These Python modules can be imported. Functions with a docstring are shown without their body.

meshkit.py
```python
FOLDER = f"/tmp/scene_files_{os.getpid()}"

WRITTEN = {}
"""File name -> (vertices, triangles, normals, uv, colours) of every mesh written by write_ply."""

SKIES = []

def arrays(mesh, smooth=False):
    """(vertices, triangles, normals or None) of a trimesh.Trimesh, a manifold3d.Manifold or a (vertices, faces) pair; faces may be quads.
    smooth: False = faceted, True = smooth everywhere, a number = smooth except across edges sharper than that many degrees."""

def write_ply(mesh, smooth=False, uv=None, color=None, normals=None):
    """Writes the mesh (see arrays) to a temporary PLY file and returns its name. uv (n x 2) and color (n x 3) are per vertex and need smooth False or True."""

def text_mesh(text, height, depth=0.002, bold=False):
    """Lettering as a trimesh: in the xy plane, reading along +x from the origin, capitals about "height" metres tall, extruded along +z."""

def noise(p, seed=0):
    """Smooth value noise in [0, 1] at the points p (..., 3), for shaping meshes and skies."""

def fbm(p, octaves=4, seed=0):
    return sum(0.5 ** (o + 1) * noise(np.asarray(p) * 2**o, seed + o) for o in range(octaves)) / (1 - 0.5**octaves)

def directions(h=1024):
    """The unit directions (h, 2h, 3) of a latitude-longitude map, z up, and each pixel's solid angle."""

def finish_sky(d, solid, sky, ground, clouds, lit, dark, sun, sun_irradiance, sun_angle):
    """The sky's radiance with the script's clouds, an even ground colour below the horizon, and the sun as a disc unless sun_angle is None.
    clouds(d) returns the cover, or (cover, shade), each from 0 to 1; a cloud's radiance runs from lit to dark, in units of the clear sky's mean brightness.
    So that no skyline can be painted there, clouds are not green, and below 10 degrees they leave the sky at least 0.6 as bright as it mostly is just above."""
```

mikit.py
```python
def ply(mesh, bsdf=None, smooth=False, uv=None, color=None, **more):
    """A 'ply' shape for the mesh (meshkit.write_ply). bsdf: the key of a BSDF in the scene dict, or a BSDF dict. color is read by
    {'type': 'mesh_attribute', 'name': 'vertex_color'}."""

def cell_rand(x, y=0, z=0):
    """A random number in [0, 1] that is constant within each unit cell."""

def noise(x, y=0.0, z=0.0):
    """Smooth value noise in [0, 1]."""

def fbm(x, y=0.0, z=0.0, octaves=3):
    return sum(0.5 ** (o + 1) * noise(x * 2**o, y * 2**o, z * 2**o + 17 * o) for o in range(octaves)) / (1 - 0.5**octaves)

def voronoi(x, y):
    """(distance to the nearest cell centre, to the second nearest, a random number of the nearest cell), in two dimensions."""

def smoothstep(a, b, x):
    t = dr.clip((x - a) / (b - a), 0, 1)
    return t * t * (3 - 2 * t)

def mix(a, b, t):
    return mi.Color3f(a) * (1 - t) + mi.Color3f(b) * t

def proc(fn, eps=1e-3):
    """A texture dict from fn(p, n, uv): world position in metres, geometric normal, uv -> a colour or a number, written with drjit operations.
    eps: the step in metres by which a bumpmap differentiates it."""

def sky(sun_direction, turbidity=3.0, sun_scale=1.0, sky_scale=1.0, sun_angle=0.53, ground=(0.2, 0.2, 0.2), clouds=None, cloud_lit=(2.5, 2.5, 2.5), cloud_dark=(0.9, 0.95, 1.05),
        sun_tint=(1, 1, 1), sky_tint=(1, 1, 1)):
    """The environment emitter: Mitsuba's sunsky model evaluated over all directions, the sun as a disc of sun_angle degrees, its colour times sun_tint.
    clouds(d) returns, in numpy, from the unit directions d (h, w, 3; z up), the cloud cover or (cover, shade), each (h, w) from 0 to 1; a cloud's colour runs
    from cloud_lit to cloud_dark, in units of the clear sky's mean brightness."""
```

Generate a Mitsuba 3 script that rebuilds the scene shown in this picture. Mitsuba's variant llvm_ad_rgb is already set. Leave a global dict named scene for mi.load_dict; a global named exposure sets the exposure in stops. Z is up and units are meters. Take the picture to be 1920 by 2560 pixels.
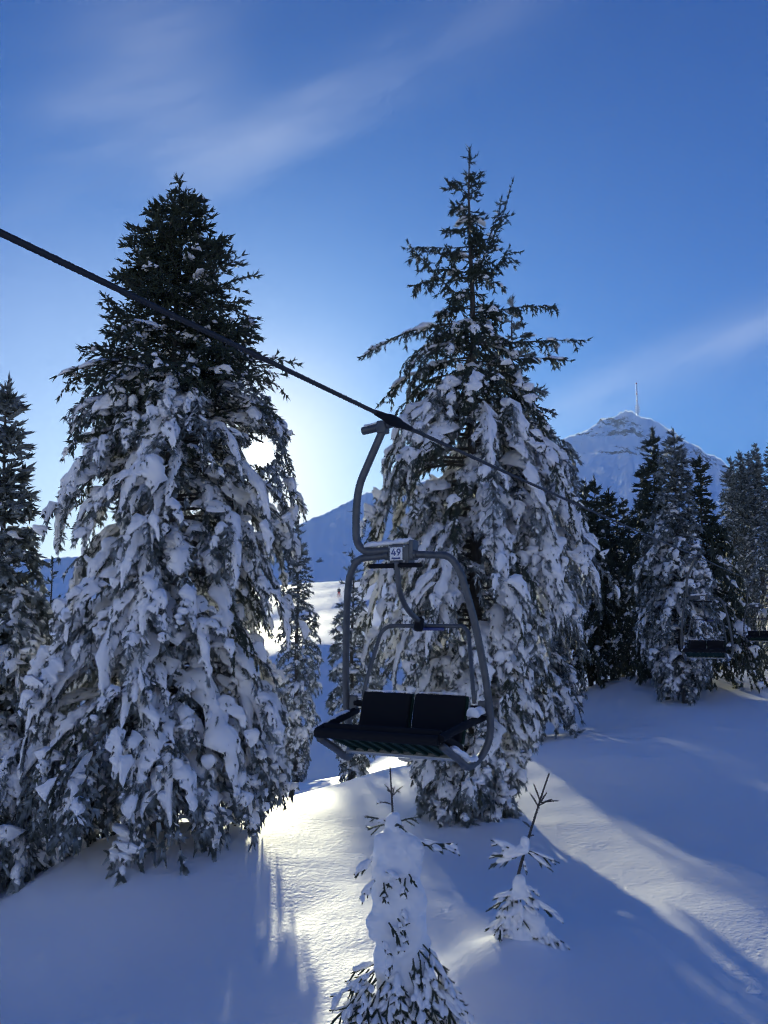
import math, random
import numpy as np, trimesh, manifold3d
import drjit as dr, mitsuba as mi
import mikit, meshkit
from scipy.interpolate import RBFInterpolator
T = mi.ScalarTransform4f
scene, labels = {}, {}

# ------------------------------------------------------------------ camera, sky, exposure
PITCH = math.radians(7.2)
CF, SF = math.cos(PITCH), math.sin(PITCH)
scene['camera'] = {'type': 'perspective', 'fov': 48.2, 'fov_axis': 'x', 'near_clip': 0.05, 'far_clip': 20000.0,
                   'to_world': T().look_at(origin=[0, 0, 0], target=[0, CF, SF], up=[0, 0, 1])}
SUN = np.array([-0.1425, 0.9713, 0.1904])
SUN /= np.linalg.norm(SUN)


def clouds(d):
    az = np.degrees(np.arctan2(d[..., 0], d[..., 1]))
    el = np.degrees(np.arcsin(np.clip(d[..., 2], -1, 1)))
    # thin cirrus: noise drawn out along a slanting wind direction
    q = np.radians(18)
    a = (az * math.cos(q) + el * math.sin(q))
    b = (-az * math.sin(q) + el * math.cos(q))
    fine = meshkit.fbm(np.stack([a / 11, b / 1.9, 0 * a + 3.3], -1), 6, seed=4)
    broad = meshkit.fbm(np.stack([a / 40, b / 14, 0 * a + 8.1], -1), 3, seed=9)

    def band(a0, e0, a1, e1, wid, soft=1.0):
        ax, ex = a1 - a0, e1 - e0
        ll = math.hypot(ax, ex)
        t = ((az - a0) * ax + (el - e0) * ex) / ll
        n = (-(az - a0) * ex + (el - e0) * ax) / ll
        end = np.clip((t + 4) / 8, 0, 1) * np.clip((ll + 4 - t) / 8, 0, 1)
        return np.exp(-(n / wid) ** 2) * end
    streak = 0.55 * band(-12.5, 28.6, -1, 33.6, 1.7) + 0.22 * band(-3, 33.5, 12, 38.5, 2.4) + 0.35 * band(-14, 24, -16, 43, 5) + 0.7 * band(10, 13.2, 27, 18.2, 1.5) + 0.2 * band(9, 11.5, 16, 13.5, 1.2)
    streak = streak + 0.8 * band(-10, 7.8, 1, 9.6, 0.7) + 0.35 * band(-26, 18, -18, 33, 4)
    sang = np.degrees(np.arccos(np.clip(d @ SUN, -1, 1)))
    glow_veil = 0.06 * np.exp(-(sang / 16.0) ** 2) + 0.45 * np.exp(-(sang / 9.5) ** 2) + 0.95 * np.exp(-(sang / 5.6) ** 2) + 0.34 * np.exp(-((az + 22) / 10) ** 2 - ((el - 11) / 10) ** 2) + 0.08 * np.exp(-(el / 9) ** 2) + 0.7 * np.exp(-(el / 7.0) ** 2 - ((az + 16) / 15) ** 2)  # glow around the sun and pale low sky, painted as cloud cover
    cover = np.clip(streak * (0.2 + 1.9 * np.clip(fine - 0.30, 0, 1)) * 0.36, 0, 1)
    cover = np.maximum(cover, glow_veil * np.clip(0.55 + 0.9 * (broad - 0.2), 0, 1.2))
    cover = np.maximum(cover, 0.35 * np.clip((broad - 0.62) / 0.3, 0, 1) * np.clip((fine - 0.3) * 2, 0, 1))
    contrail = 0.5 * band(-23.5, 8.0, -17.5, 9.8, 0.22)
    return np.clip(np.maximum(cover, contrail), 0, 0.95)


scene['sky'] = mikit.sky(SUN.tolist(), turbidity=2.6, sun_angle=1.4, ground=(0.55, 0.6, 0.7), clouds=clouds, cloud_lit=(6.6, 7.2, 8.0), cloud_dark=(2, 2.1, 2.3),
                         sun_scale=2.3, sun_tint=(0.77, 1.22, 2.38), sky_tint=(0.18, 0.65, 2.0))
exposure = 1.3

# ------------------------------------------------------------------ materials
def mat(key, d):
    scene[key] = d
    return key


def snow_bump(p, n, uv):
    return mikit.fbm(p.x * 13, p.y * 13, p.z * 13, octaves=3) * 0.013 + mikit.noise(p.x * 48, p.y * 48, p.z * 48) * 0.004


def tree_snow_bump(p, n, uv):
    return mikit.fbm(p.x * 14, p.y * 14, p.z * 14, octaves=3) * 0.012


def needle_col(p, n, uv):
    return mikit.mix((0.018, 0.030, 0.020), (0.050, 0.062, 0.036), mikit.noise(p.x * 5, p.y * 5, p.z * 5))


def rime_col(p, n, uv):
    t = mikit.smoothstep(0.25, 0.8, mikit.noise(p.x * 7, p.y * 7, p.z * 7))
    return mikit.mix((0.045, 0.058, 0.052), (0.25, 0.285, 0.30), t)


def bark_col(p, n, uv):
    return mikit.mix((0.030, 0.028, 0.026), (0.085, 0.080, 0.074), mikit.fbm(p.x * 18, p.y * 18, p.z * 5))


def steel_col(p, n, uv):
    return mikit.mix((0.05, 0.058, 0.066), (0.13, 0.14, 0.15), mikit.fbm(p.x * 24, p.y * 24, p.z * 14, octaves=4))


def rock_mask(p):
    def spot(x, z, rx, rz):
        return dr.exp(-dr.square((p.x - x) / rx) - dr.square((p.z - z) / rz))
    s = spot(666, 499, 62, 20) + 0.9 * spot(645, 423, 26, 16) + 0.85 * spot(572, 401, 45, 18) + 0.75 * spot(665, 560, 75, 34) + 0.55 * spot(609, 318, 60, 25) + 0.7 * spot(880, 450, 110, 45) + 0.45 * spot(560, 500, 60, 30)
    base = mikit.smoothstep(0.62, 0.80, mikit.fbm(p.x * 0.012, p.y * 0.012, p.z * 0.03, octaves=3)) * 0.25
    fine = mikit.fbm(p.x * 0.10, p.y * 0.05, p.z * 0.10, octaves=4)
    return mikit.smoothstep(0.47, 0.58, fine * 0.62 + (s + base) * 0.36)


def mountain_col(p, n, uv):
    m = rock_mask(p) * mikit.smoothstep(120, 260, p.z + 0.2 * p.y * 0)
    scrub = mikit.smoothstep(0.74, 0.80, mikit.fbm(p.x * 0.05, p.y * 0.03, p.z * 0.09, octaves=4)) * mikit.smoothstep(230, 120, p.z)
    c = mikit.mix((0.88, 0.90, 0.92), (0.16, 0.14, 0.13), m)
    return c * (1 - scrub) + mi.Color3f(0.10, 0.10, 0.10) * scrub


mat('m_snow', {'type': 'twosided', 'bsdf': {'type': 'bumpmap', 'arbitrary': mikit.proc(snow_bump, 4e-3), 'scale': 1.0,
    'bsdf': {'type': 'principled', 'base_color': {'type': 'rgb', 'value': [0.89, 0.89, 0.895]}, 'roughness': 0.6, 'specular': 0.35}}})
mat('m_tree_snow', {'type': 'twosided', 'bsdf': {'type': 'bumpmap', 'arbitrary': mikit.proc(tree_snow_bump, 4e-3), 'scale': 1.0,
    'bsdf': {'type': 'principled', 'base_color': {'type': 'rgb', 'value': [0.89, 0.89, 0.895]}, 'roughness': 0.65, 'specular': 0.3}}})
mat('m_needle', {'type': 'twosided', 'bsdf': {'type': 'principled', 'base_color': mikit.proc(needle_col), 'roughness': 0.6, 'specular': 0.3}})
mat('m_rime', {'type': 'twosided', 'bsdf': {'type': 'principled', 'base_color': mikit.proc(rime_col), 'roughness': 0.6, 'specular': 0.3}})
mat('m_bark', {'type': 'twosided', 'bsdf': {'type': 'principled', 'base_color': mikit.proc(bark_col), 'roughness': 0.8}})
mat('m_steel', {'type': 'twosided', 'bsdf': {'type': 'principled', 'base_color': mikit.proc(steel_col), 'roughness': 0.45, 'metallic': 0.35}})
mat('m_silver', {'type': 'twosided', 'bsdf': {'type': 'principled', 'base_color': {'type': 'rgb', 'value': [0.42, 0.43, 0.42]}, 'roughness': 0.4, 'metallic': 0.4}})
mat('m_black', {'type': 'twosided', 'bsdf': {'type': 'principled', 'base_color': {'type': 'rgb', 'value': [0.010, 0.011, 0.014]}, 'roughness': 0.75, 'specular': 0.15}})
mat('m_green', {'type': 'twosided', 'bsdf': {'type': 'principled', 'base_color': {'type': 'rgb', 'value': [0.008, 0.030, 0.024]}, 'roughness': 0.7, 'specular': 0.15}})
mat('m_white', {'type': 'twosided', 'bsdf': {'type': 'principled', 'base_color': {'type': 'rgb', 'value': [0.75, 0.77, 0.80]}, 'roughness': 0.4}})
mat('m_blue', {'type': 'twosided', 'bsdf': {'type': 'principled', 'base_color': {'type': 'rgb', 'value': [0.02, 0.045, 0.20]}, 'roughness': 0.4}})
mat('m_rope', {'type': 'twosided', 'bsdf': {'type': 'principled', 'base_color': {'type': 'rgb', 'value': [0.03, 0.03, 0.032]}, 'roughness': 0.5, 'metallic': 0.2}})
mat('m_red', {'type': 'twosided', 'bsdf': {'type': 'principled', 'base_color': {'type': 'rgb', 'value': [0.65, 0.06, 0.05]}, 'roughness': 0.6}})
mat('m_jacket', {'type': 'twosided', 'bsdf': {'type': 'principled', 'base_color': {'type': 'rgb', 'value': [0.02, 0.03, 0.045]}, 'roughness': 0.6}})
mat('m_skin', {'type': 'twosided', 'bsdf': {'type': 'principled', 'base_color': {'type': 'rgb', 'value': [0.5, 0.33, 0.25]}, 'roughness': 0.5}})
mat('m_mountain', {'type': 'twosided', 'bsdf': {'type': 'principled', 'base_color': mikit.proc(mountain_col), 'roughness': 0.7, 'specular': 0.2}})

# ------------------------------------------------------------------ helpers
def numbered(name):
    if name not in used:
        used[name] = 0
        return name
    used[name] += 1
    return f'{name}_{used[name]:03d}'


used = {}


def put(name, mesh, m, parent=None, smooth=False, label=None, cat=None, group=None, kind=None, to_world=None):
    key = numbered((parent + '__' if parent else '') + name)
    scene[key] = mikit.ply(mesh, m, smooth=smooth)
    if to_world is not None:
        scene[key]['to_world'] = to_world
    lab = {k: v for k, v in dict(label=label, category=cat, group=group, kind=kind).items() if v}
    if lab:
        labels[key] = lab
    return key


def thing(name, label, cat, group=None):
    key = numbered(name)
    labels[key] = {'label': label, 'category': cat}
    if group:
        labels[key]['group'] = group
    return key


def unit(v):
    return v / np.maximum(np.linalg.norm(v, axis=-1, keepdims=True), 1e-9)


class Acc:
    def __init__(self):
        self.v, self.f, self.n = [], [], 0

    def add(self, v, f):
        if len(v):
            self.v.append(v); self.f.append(np.asarray(f) + self.n); self.n += len(v)

    def mesh(self, gap=0):
        v, f = np.vstack(self.v), np.vstack(self.f)
        if gap:
            c = v[f].mean(1)
            f = f[sun_gap(c, gap * (0.72 + 0.5 * meshkit.noise(c * 5, seed=3)))]
        return trimesh.Trimesh(v, f, process=False)


def tube(path, r, sides=10, caps=True):
    """A swept round tube with a parallel frame; r is a number or one per point."""
    p = np.asarray(path, float)
    t = unit(np.gradient(p, axis=0))
    a = np.cross(t[0], [0, 0, 1.0] if abs(t[0, 2]) < 0.9 else [1.0, 0, 0]); a /= np.linalg.norm(a)
    frames = []
    for k in range(len(p)):
        a = a - t[k] * (a @ t[k]); a /= np.linalg.norm(a)
        frames.append((a, np.cross(t[k], a)))
    A = np.array([f[0] for f in frames]); B = np.array([f[1] for f in frames])
    ang = np.arange(sides) * 2 * np.pi / sides
    rr = np.broadcast_to(r, (len(p),))[:, None, None]
    v = (p[:, None] + rr * (np.cos(ang)[None, :, None] * A[:, None] + np.sin(ang)[None, :, None] * B[:, None])).reshape(-1, 3)
    i, j = np.meshgrid(np.arange(len(p) - 1), np.arange(sides), indexing='ij')
    q = np.stack([i * sides + j, i * sides + (j + 1) % sides, (i + 1) * sides + (j + 1) % sides, (i + 1) * sides + j], -1).reshape(-1, 4)
    f = [q[:, [0, 1, 2]], q[:, [0, 2, 3]]]
    if caps:
        n = len(v); v = np.vstack([v, p[:1], p[-1:]])
        k = np.arange(sides); e = (len(p) - 1) * sides
        f += [np.stack([(k + 1) % sides, k, 0 * k + n], 1), np.stack([e + k, e + (k + 1) % sides, 0 * k + n + 1], 1)]
    return v, np.vstack(f)


def curve(pts, n=40):
    """A smooth path through points (centripetal spline by chord length)."""
    from scipy.interpolate import PchipInterpolator
    pts = np.asarray(pts, float)
    s = np.r_[0, np.cumsum(np.linalg.norm(np.diff(pts, axis=0), axis=1))]
    from scipy.interpolate import make_interp_spline
    q = np.linspace(0, s[-1], n)
    lin = PchipInterpolator(s, pts, axis=0)(q)
    return lin


def rounded(pts, rad, n=6):
    """A polyline with its corners rounded."""
    pts = [np.asarray(p, float) for p in pts]
    out = [pts[0]]
    for a, b, c in zip(pts, pts[1:], pts[2:]):
        d1, d2 = a - b, c - b
        l1, l2 = np.linalg.norm(d1), np.linalg.norm(d2)
        k = min(rad, 0.48 * l1, 0.48 * l2)
        p, q = b + d1 / l1 * k, b + d2 / l2 * k
        for t in np.linspace(0, 1, n):
            out.append((1 - t) ** 2 * p + 2 * t * (1 - t) * b + t * t * q)
    out.append(pts[-1])
    return np.array(out)


def spindles(p, d, L, r):
    """Needled shoots: slim three-sided cones, 3 triangles each."""
    p, d = np.asarray(p, float), unit(np.asarray(d, float))
    L, r = np.broadcast_to(L, (len(p),)), np.broadcast_to(r, (len(p),))
    ref = np.where(np.abs(d[:, 2:]) < 0.9, [[0, 0, 1.0]], [[1.0, 0, 0]])
    a = unit(np.cross(d, ref)); b = np.cross(d, a)
    v = [p + d * (L * 0.06)[:, None] + (a * math.cos(g) + b * math.sin(g)) * (r * 1.15)[:, None] for g in (0.5, 2.594, 4.689)]
    v.append(p + d * L[:, None])
    v = np.stack(v, 1)
    f = np.array([[0, 1, 3], [1, 2, 3], [2, 0, 3]])
    return v.reshape(-1, 3), (f[None] + 4 * np.arange(len(p))[:, None, None]).reshape(-1, 3)


_o = trimesh.creation.icosahedron()
_oct = trimesh.Trimesh([[1, 0, 0], [-1, 0, 0], [0, 1, 0], [0, -1, 0], [0, 0, 1], [0, 0, -1.0]],
                       [[0, 2, 4], [2, 1, 4], [1, 3, 4], [3, 0, 4], [2, 0, 5], [1, 2, 5], [3, 1, 5], [0, 3, 5]]).subdivide()
OV, OF = unit(np.array(_oct.vertices)), np.array(_oct.faces)
PV, PF = np.array(_o.vertices), np.array(_o.faces)
QV = np.array([[1, 0, 0], [-1, 0, 0], [0, 1, 0], [0, -1, 0], [0, 0, 1], [0, 0, -1.0]])
QF = np.array([[0, 2, 4], [2, 1, 4], [1, 3, 4], [3, 0, 4], [2, 0, 5], [1, 2, 5], [3, 1, 5], [0, 3, 5]])


def blobs(rng, c, d, la, lb, lc, small=False):
    """Lumps of snow: jittered ellipsoids, axis d, half sizes la (along), lb (across), lc (up)."""
    BV, BF = (QV, QF) if small == 'tiny' else (PV, PF) if small else (OV, OF)
    d = unit(np.asarray(d, float))
    side = np.cross(d, [0, 0, 1.0]); side = np.where(np.linalg.norm(side, axis=1, keepdims=True) < 1e-3, [[1.0, 0, 0]], side)
    side = unit(side); up = np.cross(side, d)
    k = 1 + rng.normal(0, 0.17, (len(c), len(BV)))
    v = c[:, None] + k[..., None] * (BV[None, :, 0:1] * (d * la[:, None])[:, None] + BV[None, :, 1:2] * (side * lb[:, None])[:, None] + BV[None, :, 2:3] * (up * lc[:, None])[:, None])
    return v.reshape(-1, 3), (BF[None] + len(BV) * np.arange(len(c))[:, None, None]).reshape(-1, 3)


GAP = np.array([-2.749, 18.738, 3.673])  # an opening in the right side of the big left crown, through which the sun shines


def sun_gap(p, rad):
    """True where a point lies outside that opening, which runs along the sun's rays."""
    q = p - GAP
    return np.linalg.norm(q - (q @ SUN)[:, None] * SUN, axis=1) > rad

# ------------------------------------------------------------------ the snow field
TREES = {
    'left': (-4.78, 19.0, -5.3, 10.32, [(10.32, 0.05, 0.05), (9.55, 0.59, 0.72), (8.76, 1.27, 1.4), (8.08, 1.43, 1.84), (7.3, 1.59, 2.11), (6.53, 1.67, 2.15), (6.09, 1.88, 2.35), (5.76, 2.4, 2.69), (5.11, 2.35, 2.46), (4.58, 2.26, 2.73), (3.51, 2.42, 2.81), (1.94, 2.27, 2.83), (0.41, 2.3, 2.75), (-0.6, 2.31, 2.7), (-2.58, 2.64, 2.56), (-4.02, 3.02, 2.38), (-4.97, 3.19, 2.16), (-6.19, 3.33, 1.77)]),
    'mid': (2.28, 21.5, -5.09, 12.5, [(12.5, 0.05, 0.05), (11.71, 0.55, 0.29), (10.81, 0.66, 0.44), (9.65, 0.94, 0.52), (8.89, 1.06, 0.75), (7.89, 1.43, 0.98), (6.89, 1.91, 1.32), (6.03, 1.97, 1.54), (5.18, 1.92, 1.7), (4.45, 2.04, 1.86), (3.97, 2.15, 1.97), (3.26, 2.37, 2.24), (2.55, 2.56, 2.63), (1.62, 2.68, 3.07), (0.46, 2.79, 3.15), (-0.68, 2.79, 2.77), (-1.8, 2.73, 1.95), (-2.58, 1.95, 1.81), (-3.35, 1.6, 1.34), (-4.23, 1.44, 0.88), (-5.09, 1.33, 0.59)]),
    'companion': (5.26, 34.0, -5.3, 13.26, [(13.26, 0.04, 0.05), (12.07, 0.48, 0.55), (10.12, 0.87, 1.17), (8.76, 1.24, 1.79), (7.23, 1.44, 2.07), (6.28, 1.63, 2.48), (4.78, 1.82, 2.56), (2.55, 2.03, 2.68), (-1.07, 2.07, 2.81), (-4.61, 2.11, 2.26)]),
    'edge': (-8.73, 19.5, -6.16, 5.56, [(5.56, 0.05, 0.05), (5.03, 0.15, 0.2), (4.26, 0.38, 0.37), (3.6, 0.5, 0.53), (2.74, 0.72, 0.66), (2.21, 0.68, 0.73), (1.47, 0.75, 0.75), (0.42, 0.89, 0.99), (-0.62, 1.03, 1.25), (-2.14, 1.14, 1.63), (-3.64, 1.15, 2.01), (-5.1, 1.05, 2.28), (-6.06, 0.99, 2.22)]),
    'thin': (-12.01, 31.0, -6.56, 2.28, [(2.28, 0.05, 0.05), (1.49, 0.2, 0.2), (0.66, 0.45, 0.54), (-0.16, 0.66, 0.75), (-1.79, 0.74, 0.99), (-4.2, 0.7, 1.18)]),
    'behindleft': (-6.22, 62.0, -11.25, 7.63, [(7.63, 0.05, 0.05), (6.0, 0.42, 0.46), (3.99, 0.79, 0.81), (1.33, 1.02, 1.44), (-1.96, 1.37, 1.74), (-5.2, 1.71, 1.64), (-7.77, 2.09, 1.66), (-10.31, 2.05, 0.71)]),
    'smallmid': (-1.46, 40.0, -7.36, 3.16, [(3.16, 0.05, 0.05), (1.93, 0.43, 0.5), (0.64, 0.57, 0.83), (-0.63, 1.05, 1.15), (-2.31, 0.97, 1.26), (-3.98, 1.07, 1.47), (-5.42, 0.89, 1.26), (-7.05, 0.52, 0.84)]),
    'F1': (10.89, 46, -3.09, 7.53, [(7.53, 0.05, 0.05), (6.47, 0.41, 0.34), (4.71, 0.83, 0.67), (2.96, 1.13, 0.86), (0.98, 1.43, 1.04), (-1.45, 1.61, 1.09), (-2.9, 1.4, 0.79)]),
    'F2': (11.15, 45, -3.12, 7.54, [(7.54, 0.05, 0.05), (6.33, 0.4, 0.33), (4.6, 0.9, 0.71), (2.9, 1.21, 0.93), (0.96, 1.53, 1.13), (-1.42, 1.73, 1.18), (-2.84, 1.5, 0.86)]),
    'F3': (12.42, 47, -3.21, 7.23, [(7.23, 0.05, 0.05), (6.61, 0.4, 0.36), (4.81, 0.84, 0.68), (3.02, 1.15, 0.88), (1.01, 1.46, 1.06), (-1.49, 1.66, 1.09), (-2.97, 1.46, 0.79)]),
    'F4': (13.48, 48, -3.28, 6.85, [(6.85, 0.05, 0.05), (6.22, 0.41, 0.37), (4.91, 0.69, 0.56), (3.09, 0.96, 0.7), (1.03, 1.23, 0.83), (-1.52, 1.42, 0.83), (-3.03, 1.26, 0.57)]),
    'F5': (13.43, 44, -3.35, 8.06, [(8.06, 0.05, 0.05), (7.16, 0.3, 0.23), (5.7, 0.69, 0.46), (3.31, 1.06, 0.61), (0.94, 1.26, 0.63), (-1.39, 1.34, 0.53)]),
    'F6': (13.38, 42, -3.31, 9.59, [(9.59, 0.05, 0.05), (8.93, 0.33, 0.37), (7.76, 0.6, 0.43), (6.83, 0.64, 0.28), (5.44, 0.92, 0.57), (2.02, 1.27, 0.65), (-1.33, 1.28, 0.51)]),
    'F7': (13.06, 38, -3.29, 8.55, [(8.55, 0.05, 0.05), (7.87, 0.43, 0.41), (7.02, 0.77, 0.73), (5.97, 0.81, 0.53), (4.93, 1.17, 0.69), (2.86, 1.8, 1.01), (0.81, 2.0, 1.43), (-1.2, 2.07, 1.43), (-2.2, 1.54, 1.18), (-3.19, 1.18, 0.43)]),
    'F8': (14.92, 40, -3.61, 7.75, [(7.75, 0.05, 0.05), (6.73, 0.37, 0.39), (5.18, 0.77, 0.64), (3.01, 1.26, 1.29), (0.86, 1.5, 1.72), (-1.26, 1.69, 2.04), (-2.94, 1.76, 2.48)]),
    'F9': (28.64, 70, 2.92, 13.33, [(13.33, 0.05, 0.05), (12.16, 0.59, 0.48), (9.84, 1.01, 0.66), (7.16, 1.37, 0.75), (3.75, 1.69, 0.72)]),
    'F10': (30.31, 72, 3.01, 14.31, [(14.31, 0.05, 0.05), (12.51, 0.64, 0.46), (10.12, 1.08, 0.65), (7.36, 1.45, 0.73), (3.86, 1.78, 0.7)]),
    'F11': (31.88, 74, 3.09, 14.67, [(14.67, 0.05, 0.05), (12.86, 0.66, 0.47), (10.4, 1.11, 0.66), (7.57, 1.5, 0.75), (3.96, 1.84, 0.71)]),
    'F12': (30.85, 70, 2.92, 14.5, [(14.5, 0.05, 0.05), (12.16, 0.66, 0.41), (9.84, 1.09, 0.59), (7.16, 1.46, 0.66), (3.75, 1.79, 0.62)]),
    'F13': (31.08, 68, 2.84, 14.01, [(14.01, 0.05, 0.05), (11.81, 0.64, 0.4), (9.56, 1.07, 0.56), (6.96, 1.43, 0.64), (3.64, 1.76, 0.59)]),
    'F14': (20.43, 42.0, -3.53, 6.83, [(6.83, 0.05, 0.05), (4.3, 0.84, 0.53), (2.02, 1.65, 1.29), (-0.22, 2.11, 1.37), (-2.43, 2.45, 1.45), (-3.53, 2.18, 0.93)]),
}
CP = [[-7.12, 16.75, -5.7], [-5.75, 13.72, -6.0], [-8.86, 15.45, -6.3], [-3.34, 12.46, -5.45], [-4.6, 16.88, -5.0], [-1.84, 11.78, -5.15], [-2.7, 18.04, -4.9], [-2.72, 19.46, -4.9], [-5.86, 16.78, -5.3], [-0.99, 14.91, -5.0], [-1.23, 18.38, -4.9], [-2.19, 22.17, -4.75], [-1.05, 25.2, -4.7], [0.76, 28.55, -4.6], [1.83, 12.78, -4.75], [1.29, 11.59, -5.0], [1.72, 19.49, -5.1], [3.56, 21.35, -4.95], [13.43, 39.0, -3.27], [11.48, 46.0, -3.19], [15.79, 36.0, -3.43], [52.19, 120.0, 2.57], [74.26, 170.0, 9.56], [39.87, 120.0, 0.65], [36.12, 160.0, 4.28], [86.45, 150.0, 7.23], [28.43, 50.0, -2.89], [2.36, 11.09, -4.85], [3.17, 10.98, -4.8], [4.56, 10.86, -4.75], [6.26, 11.53, -4.7], [4.15, 19.07, -4.8], [4.79, 15.04, -4.75], [4.98, 12.07, -4.75], [7.84, 18.24, -4.5], [9.92, 22.87, -4.15], [6.9, 22.38, -4.4], [7.76, 32.72, -4.1], [9.05, 27.78, -4.05], [14.25, 26.56, -3.6], [-3.16, 32.0, -6.53], [-1.31, 36.0, -6.71], [-1.41, 40.0, -7.36], [-3.39, 50.0, -9.07], [-6.57, 63.0, -11.43], [-8.45, 60.0, -10.89], [-7.18, 72.0, -9.76], [-5.97, 81.0, -7.64], [-3.09, 84.0, -7.05], [-7.44, 100.0, -2.63], [-12.83, 150.0, 2.25], [-5.97, 160.0, 4.45], [-17.19, 140.0, -0.36], [-23.77, 135.0, -1.42], [-3.86, 104.0, -2.47], [-4.76, 128.0, 0.01], [-36.74, 130.0, -2.74], [-46.69, 120.0, -3.16], [-60.32, 110.0, -4.06], [1.76, 160.0, 4.79], [10.36, 160.0, 5.14], [23.27, 160.0, 5.99], [1.55, 42.0, -6.98], [5.38, 60.0, -8.13], [3.95, 105.0, -3.32], [-19.15, 95.0, -5.5]]
RIDGE = [(-35.74,900,67), (-29.11,900,68), (-23.12,900,68), (-22.03,900,60), (-20.97,900,62), (-15.97,900,70), (-11.60,900,78), (-6.48,950,102), (-4.03,1000,125), (-2.17,1100,156), (-0.92,1200,181), (0.02,1250,191), (0.64,1300,204), (3.77,1500,252), (6.88,1800,320), (9.97,2100,411), (11.50,2250,463), (13.33,2400,523), (14.54,2500,576), (15.43,2550,599), (16.02,2590,622), (16.75,2600,607), (17.46,2600,599), (18.30,2600,574), (19.40,2620,533), (20.21,2640,513), (21.28,2660,479), (21.76,2680,474), (22.19,2700,448), (22.55,2700,406), (23.32,2700,376), (25.37,2700,343), (30.21,2700,302), (38.56,2700,216)]
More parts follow.
